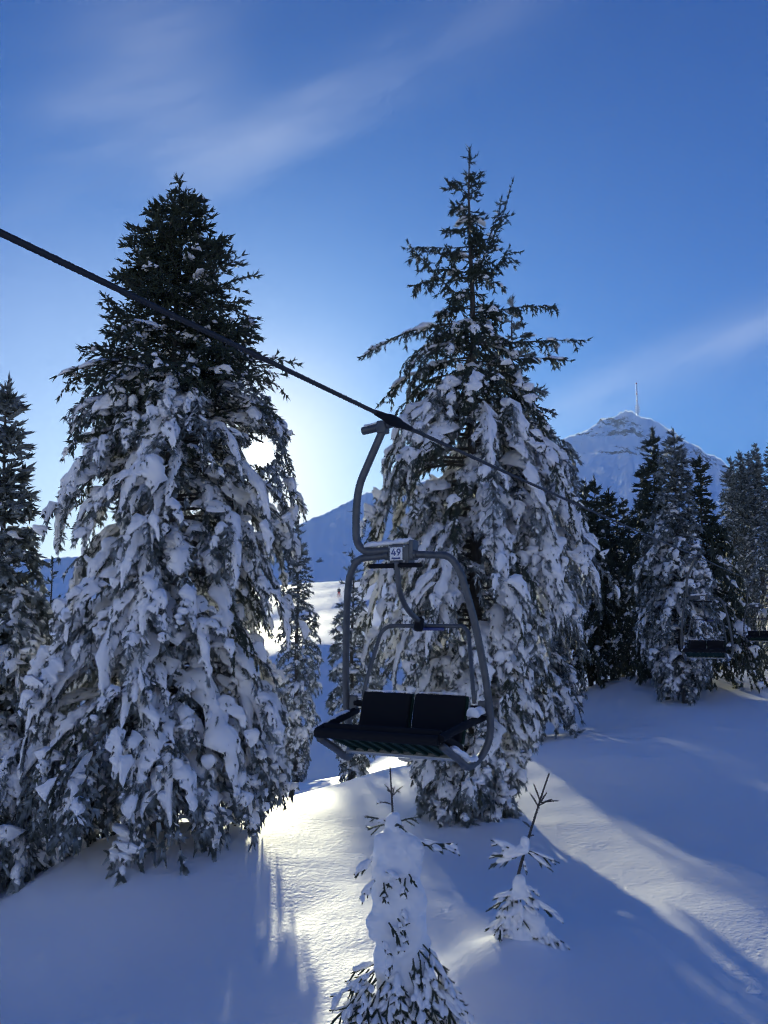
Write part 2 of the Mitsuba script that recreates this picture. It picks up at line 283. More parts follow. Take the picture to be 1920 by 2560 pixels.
CP = [[-7.12, 16.75, -5.7], [-5.75, 13.72, -6.0], [-8.86, 15.45, -6.3], [-3.34, 12.46, -5.45], [-4.6, 16.88, -5.0], [-1.84, 11.78, -5.15], [-2.7, 18.04, -4.9], [-2.72, 19.46, -4.9], [-5.86, 16.78, -5.3], [-0.99, 14.91, -5.0], [-1.23, 18.38, -4.9], [-2.19, 22.17, -4.75], [-1.05, 25.2, -4.7], [0.76, 28.55, -4.6], [1.83, 12.78, -4.75], [1.29, 11.59, -5.0], [1.72, 19.49, -5.1], [3.56, 21.35, -4.95], [13.43, 39.0, -3.27], [11.48, 46.0, -3.19], [15.79, 36.0, -3.43], [52.19, 120.0, 2.57], [74.26, 170.0, 9.56], [39.87, 120.0, 0.65], [36.12, 160.0, 4.28], [86.45, 150.0, 7.23], [28.43, 50.0, -2.89], [2.36, 11.09, -4.85], [3.17, 10.98, -4.8], [4.56, 10.86, -4.75], [6.26, 11.53, -4.7], [4.15, 19.07, -4.8], [4.79, 15.04, -4.75], [4.98, 12.07, -4.75], [7.84, 18.24, -4.5], [9.92, 22.87, -4.15], [6.9, 22.38, -4.4], [7.76, 32.72, -4.1], [9.05, 27.78, -4.05], [14.25, 26.56, -3.6], [-3.16, 32.0, -6.53], [-1.31, 36.0, -6.71], [-1.41, 40.0, -7.36], [-3.39, 50.0, -9.07], [-6.57, 63.0, -11.43], [-8.45, 60.0, -10.89], [-7.18, 72.0, -9.76], [-5.97, 81.0, -7.64], [-3.09, 84.0, -7.05], [-7.44, 100.0, -2.63], [-12.83, 150.0, 2.25], [-5.97, 160.0, 4.45], [-17.19, 140.0, -0.36], [-23.77, 135.0, -1.42], [-3.86, 104.0, -2.47], [-4.76, 128.0, 0.01], [-36.74, 130.0, -2.74], [-46.69, 120.0, -3.16], [-60.32, 110.0, -4.06], [1.76, 160.0, 4.79], [10.36, 160.0, 5.14], [23.27, 160.0, 5.99], [1.55, 42.0, -6.98], [5.38, 60.0, -8.13], [3.95, 105.0, -3.32], [-19.15, 95.0, -5.5]]
_far = [[230 * math.sin(a), 230 * math.cos(a), -6 + 10 * max(0, math.cos(a)) + 6 * math.sin(a)] for a in np.radians(np.arange(0, 360, 30)) if not -0.1 < math.cos(a) - 0.8 < 1]
_near = [[0, 0, -5.2], [-6, 4, -5.9], [6, 4, -4.8], [0, -20, -5], [-25, 10, -8], [25, -5, -3.5], [-20, 30, -7.5], [22, 25, -2.6]]
_all = np.vstack([CP, _far, _near])
_rbf = RBFInterpolator(_all[:, :2] / 10, _all[:, 2], kernel='thin_plate_spline', smoothing=0.02)


def ground_z(x, y, detail=True):
    x, y = np.atleast_1d(np.asarray(x, float)), np.atleast_1d(np.asarray(y, float))
    r = np.hypot(x, y)
    k = np.minimum(1, 215 / np.maximum(r, 1e-6))
    z = _rbf(np.stack([x * k, y * k], -1) / 10)
    t = np.clip((r - 190) / 380, 0, 1)
    z = z - 45 * t * t * (3 - 2 * t)
    b = np.maximum(0, -y - 45 + 0.25 * np.abs(x) * 0)  # unseen slope behind the camera, raised to bounce sunlight onto the trees
    z = z + 0.44 * b * b / (b + 50) * np.clip(1.4 - r / 1400, 0, 1)
    if detail:
        p = np.stack([x, y, 0 * x], -1)
        fade = np.clip(r / 12, 0.3, 1) 
        for gx, gy, ga, gs in [(1.85, 12.9, 0.22, 0.42), (1.25, 12.1, 0.30, 0.75), (0.3, 10.3, 0.25, 0.7), (-4.7, 18.6, 0.55, 2.1), (2.3, 21.3, 0.4, 1.6)]:
            z = z + ga * np.exp(-((x - gx) ** 2 + (y - gy) ** 2) / (2 * gs * gs))
        z = z + fade * (0.46 * (meshkit.fbm(p / 6.5, 3, seed=2) - 0.5) + 0.10 * (meshkit.fbm(p / 1.7, 3, seed=5) - 0.5))
    return z


def build_ground():
    fr = np.radians(34)
    az = np.r_[np.linspace(-fr, fr, 300), np.linspace(fr, 2 * np.pi - fr, 72)[1:-1]]
    r = [0.6]
    while r[-1] < 2800:
        q = r[-1]
        r.append(q * (1.12 if q < 6 else 1.0105 if q < 60 else 1.03 if q < 250 else 1.12))
    r = np.array(r)
    R, A = np.meshgrid(r, az, indexing='ij')
    x, y = (R * np.sin(A)).ravel(), (R * np.cos(A)).ravel()
    z = np.concatenate([ground_z(x[i:i + 20000], y[i:i + 20000]) for i in range(0, len(x), 20000)])
    v = np.stack([x, y, z], -1)
    # tracks of skiers on the far piste: shallow ruts running along the slope
    far = np.clip((y - 96) / 10, 0, 1) * (R.ravel() < 200) * (np.abs(x) < 40)
    v[:, 2] += far * 0.5 * (meshkit.fbm(np.stack([x / 22 + y / 30, y / 5.5 - x / 14, 0 * x], -1), 3, seed=31) - 0.5)
    n, m = len(r), len(az)
    i, j = np.meshgrid(np.arange(n - 1), np.arange(m), indexing='ij')
    q = np.stack([i * m + j, i * m + (j + 1) % m, (i + 1) * m + (j + 1) % m, (i + 1) * m + j], -1).reshape(-1, 4)
    c = len(v)
    v = np.vstack([v, [[0, 0, float(ground_z(0, 0)[0])]]])
    k = np.arange(m)
    f = np.vstack([q[:, [0, 2, 1]], q[:, [0, 3, 2]], np.stack([0 * k + c, (k + 1) % m, k], 1)])
    put('snow_ground', trimesh.Trimesh(v, f, process=False), 'm_snow', smooth=True, kind='structure', label='undulating field of fresh powder snow under the trees and the lift')


build_ground()


def build_mountain():
    rid = np.array(RIDGE, float)
    az = np.linspace(-36, 38, 460)
    Rr, H = np.interp(az, rid[:, 0], rid[:, 1]), np.interp(az, rid[:, 0], rid[:, 2])
    q1 = np.stack([az * 1.7, 0 * az, 0 * az], -1)
    H = H + np.interp(Rr, [900, 1500, 2500], [0.12, 0.25, 0.5]) * (22 * (np.abs(meshkit.fbm(q1, 3, seed=21) - 0.5) * 2 - 0.25) + 10 * (meshkit.noise(q1 * 6, seed=22) - 0.5))
    t = np.r_[np.linspace(0, 1, 90), np.linspace(1, 1.12, 5)[1:]]
    TT, AA = np.meshgrid(t, np.radians(az), indexing='ij')
    RR = 260 + (Rr - 260)[None] * TT
    front = np.clip(TT, 0, 1)
    z = -52 + (H + 52)[None] * np.where(TT <= 1, 0.42 * front + 0.58 * front ** 2.1, 1 - 1.1 * (TT - 1) ** 1.1)
    x, y = RR * np.sin(AA), RR * np.cos(AA)
    p = np.stack([x, y, z], -1)
    amp = np.clip(TT, 0, 1) * np.interp(Rr, [900, 2600], [0.35, 1.0])[None]
    rim = np.clip(np.abs(TT - 1) / 0.05, 0.22, 1)
    nz = 74 * (meshkit.fbm(p / 210, 4, seed=11) - 0.5) + 26 * (np.abs(meshkit.fbm(p / np.array([55, 90, 70]), 4, seed=12) - 0.5) * 2 - 0.3)
    z = z + nz * amp * rim
    gl = meshkit.fbm(np.stack([AA * 2600 / 42 + z / 160, TT * 5, 0 * z], -1), 3, seed=17)
    z = z - np.interp(Rr, [900, 1800, 2500], [2, 3, 3])[None] * amp * rim * np.clip(TT * 1.3, 0, 1) * (1 - np.abs(gl - 0.5) * 4).clip(0, 1) ** 2
    z = z + np.interp(Rr, [900, 2500], [5, 12])[None] * amp * (meshkit.fbm(p / 26, 3, seed=15) - 0.5)
    # craggy outcrops below the summit
    for cx, cz, rx, rz, k in [(666, 499, 70, 24, 26), (645, 423, 30, 18, 18), (572, 401, 50, 20, 14), (665, 560, 80, 36, 16), (609, 318, 60, 25, 12), (880, 450, 120, 50, 22)]:
        g = np.exp(-((x - cx) / rx) ** 2 - ((z - cz) / rz) ** 2)
        z = z + g * k * (meshkit.fbm(p / 22, 4, seed=14) - 0.45)
    m = len(az)
    v = np.stack([x, y, z], -1).reshape(-1, 3)
    i, j = np.meshgrid(np.arange(len(t) - 1), np.arange(m - 1), indexing='ij')
    q = np.stack([i * m + j, i * m + j + 1, (i + 1) * m + j + 1, (i + 1) * m + j], -1).reshape(-1, 4)
    f = np.vstack([q[:, [0, 2, 1]], q[:, [0, 3, 2]]])
    put('mountain', trimesh.Trimesh(v, f, process=False), 'm_mountain', smooth=True, kind='structure', label='snow covered mountain ridge with rocky outcrops below its pointed summit')


build_mountain()

# ------------------------------------------------------------------ spruces
def profile_at(prof, z):
    a = np.array(prof)[::-1]
    return np.interp(z, a[:, 0], a[:, 1]), np.interp(z, a[:, 0], a[:, 2])


def pad(rng, c, tw, half, th, drape, nr, q, seed):
    """A cushion of snow along the points c: a closed, lumpy, draped tube."""
    Bw = unit(np.cross(tw, [0, 0, 1.0]) + 1e-6); Nw = np.cross(Bw, tw)
    ns = len(c)
    ang = np.arange(nr) * 2 * np.pi / nr
    ca, sa = np.cos(ang), np.sin(ang)
    lat = half[:, None] * ca[None] * (1 + 0.45 * rng.uniform(-1, 1, (ns, nr)) * (np.abs(ca) > 0.5))
    off = lat[..., None] * Bw[:, None] + (th[:, None] * np.where(sa > 0, sa, 0.45 * sa)[None] - (half[:, None] * drape) * (ca ** 2)[None])[..., None] * Nw[:, None]
    v = (c + Nw * (th * 0.35 + 0.01)[:, None])[:, None] + off
    nz = 1.2 * (meshkit.noise(v * 5.0 / q ** 0.5, seed=5) - 0.5) + 1.3 * (meshkit.noise(v * 13 / q ** 0.5, seed=6) - 0.5)
    v = v + nz[..., None] * unit(off) * np.minimum(half, th * 1.7)[:, None, None] * 0.8
    i, j = np.meshgrid(np.arange(ns - 1), np.arange(nr), indexing='ij')
    qd = np.stack([i * nr + j, i * nr + (j + 1) % nr, (i + 1) * nr + (j + 1) % nr, (i + 1) * nr + j], -1).reshape(-1, 4)
    return v.reshape(-1, 3), np.vstack([qd[:, [0, 1, 2]], qd[:, [0, 2, 3]]])


def frond(rng, P, hwmax, o, wood, needles, sn, sub=0):
    """One spruce limb (or side limb) along the points P, added to the three accumulators."""
    q = o['lod']
    seg = np.linalg.norm(np.diff(P, axis=0), axis=1)
    s = np.r_[0, np.cumsum(seg)]; L = s[-1]; s = s / L
    t = unit(np.gradient(P, axis=0))
    Pw = P[::2]
    wood.add(*tube(Pw, np.linspace(0.008 + 0.008 * L, 0.005, len(Pw)) * (1 + 0.3 * (q - 1)), 4, False))
    at = lambda u, A: np.stack([np.interp(u, s, A[:, k]) for k in range(3)], -1)
    bare = 0.04 if sub else o['bare']
    n = max(3, int(L * (1 - bare) / (0.122 * q)))
    u = np.clip(np.repeat(np.linspace(bare, 0.985, n), 2) + rng.uniform(-0.5, 0.5, 2 * n) / n, 0.02, 1)
    side = np.tile([1.0, -1.0], n)
    p, tt = at(u, P), unit(at(u, t))
    B = unit(np.cross(tt, [0, 0, 1.0]) + 1e-6); N = np.cross(B, tt)
    hw = lambda w: hwmax * np.clip(1 - w, 0, 1) ** 0.6 * np.clip((w - bare + 0.12) / 0.3, 0.2, 1) + 0.06 * min(q, 1.6)
    l = hw(u) * rng.uniform(0.5, 1.3, 2 * n)
    dz = o['droop'] * rng.uniform(0.4, 1.4, 2 * n)
    d = tt * rng.uniform(0.3, 0.9, (2 * n, 1)) + B * (side * 0.8)[:, None] + N * rng.normal(o['bush'] * 0.3, 0.1 + o['bush'], (2 * n, 1)) + rng.normal(0, 0.15, (2 * n, 3)); d[:, 2] -= dz; d = unit(d)
    d2 = d + rng.normal(0, 0.18, (2 * n, 3)); d2[:, 2] -= dz * 0.55; d2 = unit(d2)
    m1 = p + d * (l * 0.5)[:, None]
    rad = 0.022 * q ** 1.05
    ps, ds, ls, rs = [p, m1], [d, d2], [l * 0.75, l * 0.55], [np.full(2 * n, rad), np.full(2 * n, rad * 0.9)]
    for k in range(o['side']):
        w = rng.uniform(0.1, 0.95, 2 * n)
        base = np.where((w < 0.5)[:, None], p + d * (l * w)[:, None], m1 + d2 * (l * (w - 0.5))[:, None])
        dd = d * 0.8 + np.cross(d, N) * rng.choice([-0.8, 0.8], 2 * n)[:, None] + rng.normal(0, 0.28, (2 * n, 3)); dd[:, 2] -= dz * 0.5 - o['lift']
        ok = l > 0.12 * q ** 0.5
        ps.append(base[ok]); ds.append(dd[ok]); ls.append((rng.uniform(0.07, 0.16, 2 * n) * q ** 0.8)[ok]); rs.append(np.full(ok.sum(), rad * 0.9))
    k = max(3, n // 2)
    w = rng.uniform(bare * 0.6, 1, k)
    dd = unit(at(w, t)) + rng.normal(0, 0.5, (k, 3)); dd[:, 2] += o['lift']
    ps.append(at(w, P)); ds.append(dd); ls.append(rng.uniform(0.09, 0.16, k) * q ** 0.8); rs.append(np.full(k, rad))
    dd = np.repeat(t[-1:], 4, 0) + rng.normal(0, 0.3, (4, 3)); dd[:, 2] += o['lift']
    ps.append(np.repeat(P[-1:], 4, 0)); ds.append(dd); ls.append(rng.uniform(0.1, 0.2, 4) * q ** 0.8); rs.append(np.full(4, rad))
    ps, ds, ls, rs = np.vstack(ps), np.vstack(ds), np.concatenate(ls), np.concatenate(rs)
    if o['gap']:
        keep = sun_gap(ps + unit(ds) * (ls / 2)[:, None], o['gap'] * rng.uniform(0.65, 1.15, len(ps)))
        ps, ds, ls, rs = ps[keep], ds[keep], ls[keep], rs[keep]
    if len(ps): needles.add(*spindles(ps, ds, ls, rs))
    # snow: cushions along the limb, lumps on the twigs
    amt = o['snow']
    spans = []
    if amt > 0.7:
        a = rng.uniform(0.02, 0.2) if sub else rng.uniform(0.12, 0.4)
        while a < 0.92:
            b = min(0.985, a + rng.uniform(*o['run']))
            spans.append((a, b)); a = b + (rng.uniform(-0.03, 0.02) if rng.uniform() < 0.6 else rng.uniform(0.03, 0.14))
    else:
        for _ in range(rng.poisson(amt * (1.3 if sub else 1.9))):
            a = rng.uniform(0.08, 0.75)
            spans.append((a, min(0.97, a + rng.uniform(0.12, 0.4))))
    for a, b in spans:
        if (b - a) * L < 0.09 * q: continue
        ns, nr = (max(6, min(14, int((b - a) * L / 0.09))), 9) if q < 1.5 else (6, 6)
        e = np.linspace(0, 1, ns); w = a + (b - a) * e
        c, tw = at(w, P), unit(at(w, t))
        if o['gap'] and not sun_gap(c, o['gap'] + 0.12).all(): continue
        env = np.clip(np.minimum(e / 0.16, 1), 0, 1) ** 0.6 * (1 - e ** 4) ** 0.6
        env[0] = env[-1] = 0.05
        bump = 1 + 1.0 * (meshkit.noise(c * 3.1 + 7, seed=o['seed'] % 97) - 0.5)
        half = (hw(w) * o['padw'] * rng.uniform(0.6, 1.2) + 0.03) * env * bump
        th = o['padt'] * rng.uniform(0.6, 1.4) * env * bump
        c = c + unit(np.cross(tw, [0, 0, 1.0]) + 1e-6) * (hw(w) * rng.uniform(-0.3, 0.3))[:, None]
        sn.add(*pad(rng, c, tw, half, th, o['drape'], nr, q, o['seed']))
        # twig ends that stick out of the cushion
        k = int((b - a) * L / (0.042 * q))
        if k > 1:
            w2 = rng.uniform(a, b, k); e2 = rng.uniform(-1, 1, k)
            h2, t2 = np.interp(w2, w, half), np.interp(w2, w, th)
            tk = unit(at(w2, t)); Bk = unit(np.cross(tk, [0, 0, 1.0]) + 1e-6); Nk = np.cross(Bk, tk)
            p2 = at(w2, P) + Bk * (h2 * e2)[:, None] + Nk * (t2 * (1.05 - 0.9 * e2 ** 2) - h2 * o['drape'] * e2 ** 2)[:, None]
            d3 = tk * 0.6 + Bk * (e2 * 0.9)[:, None] + Nk * 0.25 + rng.normal(0, 0.3, (k, 3)); d3[:, 2] -= dz.mean() * 0.6
            if not o['gap'] or sun_gap(p2, o['gap'] + 0.1).all():
                needles.add(*spindles(p2, d3, rng.uniform(0.06, 0.15, k) * q ** 0.8, rad))
    pick = rng.uniform(0, 1, 2 * n) < min(0.7, amt * 0.55) * np.clip(l / 0.2, 0.3, 1)
    c = p + d * (l * rng.uniform(0.15, 0.8, 2 * n))[:, None] + N * (0.02 * q)
    if o['gap']: pick &= sun_gap(c, o['gap'] + 0.06)
    if pick.any():
        k = pick.sum()
        la = np.clip(l[pick] * rng.uniform(0.18, 0.5, k), 0.03, 0.26)
        lb = rng.uniform(0.014, 0.048, k) * q ** 0.7
        lc = lb * rng.uniform(0.6, 1.0, k)
        tiny = (lb < 0.033 * q ** 0.7) | (q > 1.6)
        for mk, sz in ((tiny, 'tiny'), (~tiny, True)):
            if mk.any(): sn.add(*blobs(rng, c[pick][mk], d[pick][mk], la[mk], lb[mk], lc[mk], small=sz))


def spruce(spec, label, seed, n, parts=False, lod=1.0, snow=None, style=None, extra=(), group=None, name='spruce_tree', gap=0, hw=(0.24, 0.40), cat='tree', rime=True, dens=(2.0, 1.1, 1, 1.2, 1.2), fill=0, topfill=0):
    X, Y, zb, zt, prof = spec
    rng = np.random.default_rng(seed)
    key = thing(name, label, cat, group)
    gz = float(ground_z(X, Y)[0])
    H = zt - gz
    snow = snow or (lambda h: np.interp(h, [0, 0.45, 0.62, 0.8, 1], [1, 1, 0.65, 0.22, 0.05]))
    st = dict(drop=[(0, 0.9), (0.35, 0.95), (0.55, 0.7), (0.72, 0.2), (0.9, -0.25), (1, -0.5)], hang=[(0, 1.9), (0.5, 1.8), (0.72, 1.15), (1, 0.95)], rise=0.2, droop=[(0, 0.9), (0.5, 0.6), (0.75, 0.25), (1, 0.05)], bush=[(0, 0.1), (0.6, 0.15), (0.75, 0.4), (1, 0.3)])
    st.update(style or {})
    f = lambda tab, h: float(np.interp(h, [a for a, _ in tab], [b for _, b in tab]))
    zz = np.linspace(gz - 0.4, zt, 14)
    put('trunk', trimesh.Trimesh(*tube(np.stack([X + 0.04 * np.sin(zz), Y + 0.04 * np.cos(zz * 0.7), zz], -1), 0.012 + 0.0125 * (zt - zz), 8), process=False), 'm_bark', key, smooth=True)
    # tips spread over the crown's surface, thicker where it is wide
    zs = np.linspace(gz + 0.05, zt - 0.12, 400)
    rl, rr = profile_at(prof, zs)
    w = ((rl + rr) / 2 + 0.42) * np.interp((zs - gz) / H, [0, 0.12, 0.58, 0.68, 1], dens)
    cdf = np.cumsum(w); cdf /= cdf[-1]
    tips = np.interp((np.arange(n) + 0.5) / n, cdf, zs) + rng.normal(0, 0.06, n)
    jobs = []
    for i, z1 in enumerate(tips):
        az = i * 2.39996 + rng.normal(0, 0.3)
        z1 = min(z1, zt - 0.08)
        l_, r_ = profile_at(prof, z1)
        R = float(r_ * (1 + math.cos(az)) / 2 + l_ * (1 - math.cos(az)) / 2) * rng.uniform(0.8, 1.03)
        h = (z1 - gz) / H
        if h < 0.93 and rng.uniform() < 0.26: R *= rng.uniform(0.42, 0.8)
        drop = f(st['drop'], h) * R * rng.uniform(0.7, 1.25)
        z0 = min(z1 + drop, zt - 0.02)
        jobs.append((az, z0, max(R, 0.12), z0 - z1, None))
    nfill = len(jobs)
    for i in range(fill + topfill):   # short inner limbs and the skirt that lies on the snow
        low = i < 0.45 * fill
        z1 = gz + (rng.uniform(-0.25, 0.7) if low else rng.uniform(0.0, 0.62) * H)
        az = i * 2.39996 + 0.7
        if i >= fill: z1 = gz + rng.uniform(0.56, 0.97) * H
        l_, r_ = profile_at(prof, z1)
        R = float(r_ * (1 + math.cos(az)) / 2 + l_ * (1 - math.cos(az)) / 2) * (rng.uniform(0.7, 1.05) if low else rng.uniform(0.3, 0.75) if i < fill else rng.uniform(0.45, 0.95))
        dp = R * (rng.uniform(0.5, 0.9) if i < fill else rng.uniform(-0.5, 0.15))
        jobs.append((az, min(z1 + dp, zt - 0.1), max(R, 0.25), dp, 'fill'))
    jobs += list(extra)
    W, Nn, Sn = Acc(), Acc(), Acc()
    FW, FN, FS, FU = Acc(), Acc(), Acc(), Acc()
    for az, z0, R, drop, kw in jobs:
        inner = kw == 'fill'
        kw = None if inner else kw
        h = (z0 - drop - gz) / H
        rise = st['rise'] * (0.4 + R / 4) if kw is None else kw.get('rise', 0.0)
        ex = f(st['hang'], h) if kw is None else 1.0
        ex *= rng.uniform(0.85, 1.15)
        u = np.linspace(0, 1, 13)
        bend = rng.normal(0, 0.1) * R
        r = R * (1 - (1 - u) ** ex) if ex > 1 else R * u
        z = z0 + R * rise * np.sin(np.pi * u) * 0.5 - drop * u ** (1.9 if drop > 0 else 1.5)
        wv = bend * np.sin(u * 2.4) + 0.03 * R * np.sin(u * 7 + az)
        P = np.stack([X + math.cos(az) * r - math.sin(az) * wv, Y + math.sin(az) * r + math.cos(az) * wv, z], -1)
        gzp = ground_z(P[-1, 0], P[-1, 1], False)[0] + 0.02
        P[:, 2] = np.maximum(P[:, 2], gzp + (P[:, 2] - gzp) * 0.05)
        sa = float(snow(h)) * rng.uniform(0.7, 1.2) * (0.5 if rng.uniform() < 0.14 else 1)
        o = dict(lod=lod, bare=0.2 if h < 0.8 else 0.05, droop=f(st['droop'], h), bush=f(st['bush'], h), lift=float(np.interp(h, [0.4, 0.9], [0.0, 0.35])), side=3 if lod < 1.5 else 2, snow=sa,
                 padw=rng.uniform(0.28, 0.65), padt=rng.uniform(0.05, 0.12) * (1 if h < 0.6 else 0.8), drape=0.5, seed=seed, gap=gap, run=(0.45, 0.95) if rng.uniform() < 0.6 else (0.15, 0.5))
        if kw: o.update({k: v for k, v in kw.items() if k in o})
        hwm = min(np.interp(h, [0, 0.5, 1], [hw[1], hw[1], hw[0]]), 0.16 + 0.22 * R) * rng.uniform(0.75, 1.2)
        big = rng.uniform() < 0.45
        if big: o.update(padw=rng.uniform(0.6, 0.95), padt=o['padt'] * 1.25)
        if inner: o['lod'] = lod * (1.9 if h < 0.55 else 1.2); o['side'] = 2 if h < 0.55 else 3
        if parts: W, Nn, Sn = (FW, FU if h > 0.56 else FN, FS) if inner else (Acc(), Acc(), Acc())
        frond(rng, P, hwm, o, W, Nn, Sn)
        # side limbs that hang from the main one
        for k in range(0 if R < 0.55 else (5 if kw else int(rng.integers(2, 4))) if lod < 2.2 else 1):
            i = int(rng.integers(4, 11))
            t = P[i] - P[i - 1]; t = t / np.linalg.norm(t)
            g = math.atan2(t[1], t[0]) + rng.choice([-1, 1]) * rng.uniform(0.4, 1.1)
            ll = (R * rng.uniform(0.22, 0.42) + 0.12) * np.interp(i, [4, 10], [1.0, 0.5]) if kw is None else rng.uniform(0.2, 0.45)
            v = np.linspace(0, 1, 7)
            sag = o['droop'] * rng.uniform(0.6, 1.5)
            zz_ = (0.6 * t[2] * v - sag * v ** 2) * ll
            P2 = P[i] + np.stack([math.cos(g) * ll * (1 - (1 - v) ** (1 + 0.6 * min(1, sag))), math.sin(g) * ll * (1 - (1 - v) ** (1 + 0.6 * min(1, sag))), zz_], -1)
            P2[:, 2] = np.maximum(P2[:, 2], gzp)
            frond(rng, P2, hwm * 0.6, {**o, 'padw': rng.uniform(0.25, 0.7), 'snow': sa * rng.uniform(0.6, 1.1)}, W, Nn, Sn, 1)
        nm = 'm_rime' if rime and (sa > 0.55) else 'm_needle'
        if parts and not inner:
            b = put('branch', W.mesh(gap), 'm_bark', key)
            if Nn.n: put('needles', Nn.mesh(gap), nm, b, kind='stuff')
            if Sn.n: put('snow', Sn.mesh(gap), 'm_tree_snow', b, smooth=True, kind='stuff')
    if parts and FW.n:
        b = put('inner_branches', FW.mesh(gap), 'm_bark', key, kind='stuff')
        put('needles', FN.mesh(gap), 'm_rime', b, kind='stuff')
        if FU.n: put('upper_needles', FU.mesh(gap), 'm_needle', b, kind='stuff')
        put('snow', FS.mesh(gap), 'm_tree_snow', b, smooth=True, kind='stuff')
    # the leader
    k = 16
    lead = np.stack([np.full(k, X), np.full(k, Y), zt - rng.uniform(0, 0.6, k)], -1)
    dd = rng.normal(0, 0.6, (k, 3)); dd[:, 2] = 1.0
    top = spindles(lead, dd, rng.uniform(0.1, 0.22, k) * lod ** 0.7, 0.018 * lod ** 0.8)
    if parts:
        put('leader', trimesh.Trimesh(*top, process=False), 'm_needle', key, kind='stuff')
    else:
        Nn.add(*top)
        b = put('crown', Nn.mesh(), 'm_rime' if rime else 'm_needle', key, kind='stuff')
        put('branches', W.mesh(), 'm_bark', b, kind='stuff')
        if Sn.n: put('snow_load', Sn.mesh(), 'm_tree_snow', b, smooth=True, kind='stuff')
    return key


PI = math.pi
spruce(TREES['left'], 'tall broad snow laden spruce at left with the sun shining through its right edge', 11, 296, parts=True, extra=[(PI - 0.1, 6.05, 2.55, 0.35, {'snow': 0.7, 'droop': 0.5}), (PI + 0.35, 5.9, 2.5, 0.6, {'snow': 0.9, 'droop': 0.5}), (0.05, 5.9, 2.85, 0.15, {'snow': 0.35, 'droop': 0.5}), (-0.35, 5.6, 2.8, 0.35, {'snow': 0.5, 'droop': 0.5})], gap=0.34,
       snow=lambda h: np.interp(h, [0, 0.52, 0.6, 0.66, 0.74, 0.85, 1], [1, 1, 0.78, 0.45, 0.16, 0.04, 0.02]), hw=(0.3, 0.42), dens=(2.6, 1.3, 1, 1.8, 2.2), fill=120, topfill=150, style=dict(drop=[(0, 0.85), (0.35, 0.95), (0.52, 0.6), (0.64, 0.05), (0.78, -0.35), (1, -0.6)], bush=[(0, 0.1), (0.55, 0.15), (0.66, 0.55), (1, 0.4)]))
ex = [  # the long bare-ish limbs of the upper crown: azimuth, height on the trunk, reach, drop
    (PI - 0.2, 9.75, 1.75, -0.10, {'snow': 0.2, 'droop': 0.9}), (PI + 0.3, 8.3, 1.7, -1.35, {'snow': 0.1, 'droop': 0.6}), (0.15, 7.95, 2.15, -0.2, {'snow': 0.1, 'droop': 0.95}),
    (-0.1, 7.15, 2.95, 0.0, {'snow': 0.5, 'droop': 0.8}), (PI + 0.15, 7.7, 2.85, 1.0, {'snow': 0.85, 'droop': 0.9, 'rise': 0.05}), (PI - 0.35, 6.75, 2.5, 1.1, {'snow': 0.7, 'droop': 0.9}),
    (0.1, 9.0, 1.15, -2.6, {'snow': 0.1, 'droop': 0.35}), (0.5, 9.4, 1.0, -1.9, {'snow': 0.1, 'droop': 0.4}), (0.2, 8.7, 1.05, -1.1, {'snow': 0.1, 'droop': 0.7}), (-0.3, 6.6, 2.5, 0.2, {'snow': 0.6, 'droop': 0.9}),
    (PI - 0.1, 8.9, 1.55, 0.15, {'snow': 0.4, 'droop': 0.9}), (PI, 11.2, 0.6, -0.35, {'snow': 0.2, 'droop': 0.3})]
spruce(TREES['mid'], 'tallest spruce, behind the nearest chair, with long bare limbs near its top', 23, 262, parts=True, extra=ex,
       snow=lambda h: np.interp(h, [0, 0.44, 0.52, 0.58, 0.68, 0.8, 1], [1, 1, 0.75, 0.5, 0.28, 0.1, 0.04]), style=dict(droop=[(0, 0.9), (0.5, 0.8), (0.75, 0.75), (1, 0.3)]), hw=(0.22, 0.42), dens=(2.6, 1.3, 1, 0.9, 1.0), fill=75, topfill=40)
spruce(TREES['companion'], 'dark spruce close behind the tallest spruce, showing at its right side', 31, 220, lod=1.75, hw=(0.3, 0.5),
       snow=lambda h: np.interp(h, [0, 0.3, 0.5, 0.8, 1], [0.9, 0.6, 0.25, 0.08, 0.02]))
spruce(TREES['edge'], 'slim spruce cut off by the left edge of the photo', 37, 210, lod=1.7, fill=80, topfill=60, hw=(0.28, 0.42), snow=lambda h: np.interp(h, [0, 0.45, 0.6, 0.75, 1], [1, 0.85, 0.5, 0.12, 0]),
       style=dict(drop=[(0, 1.0), (0.45, 0.7), (0.6, 0.2), (0.8, -0.2), (1, -0.6)]))
spruce(TREES['thin'], 'thin sparse young spruce standing between the left edge tree and the big left spruce', 41, 60, lod=1.3, snow=lambda h: 0.06, hw=(0.14, 0.25), rime=False, style=dict(drop=[(0, 0.5), (0.5, 0.0), (1, -0.5)]))
spruce(TREES['behindleft'], 'pointed spruce right behind the big left spruce, beside the sunlit piste', 43, 210, lod=2.2, topfill=40, snow=lambda h: np.interp(h, [0, 0.4, 0.6, 1], [0.95, 0.7, 0.25, 0.03]),
       style=dict(drop=[(0, 1.1), (0.4, 0.6), (0.6, 0.2), (0.8, -0.1), (1, -0.5)]), hw=(0.3, 0.7))
spruce(TREES['smallmid'], 'small snowy spruce seen through the left side of the nearest chair frame', 47, 110, lod=1.8, snow=lambda h: np.interp(h, [0, 0.5, 0.75, 1], [1, 0.8, 0.35, 0.05]),
       style=dict(drop=[(0, 0.9), (0.4, 0.5), (0.7, 0.0), (1, -0.4)]), hw=(0.2, 0.46))
dark = lambda h: np.interp(h, [0, 0.3, 0.6, 1], [0.45, 0.3, 0.15, 0.03])
heavy = lambda h: np.interp(h, [0, 0.5, 0.75, 1], [1, 0.8, 0.3, 0.05])
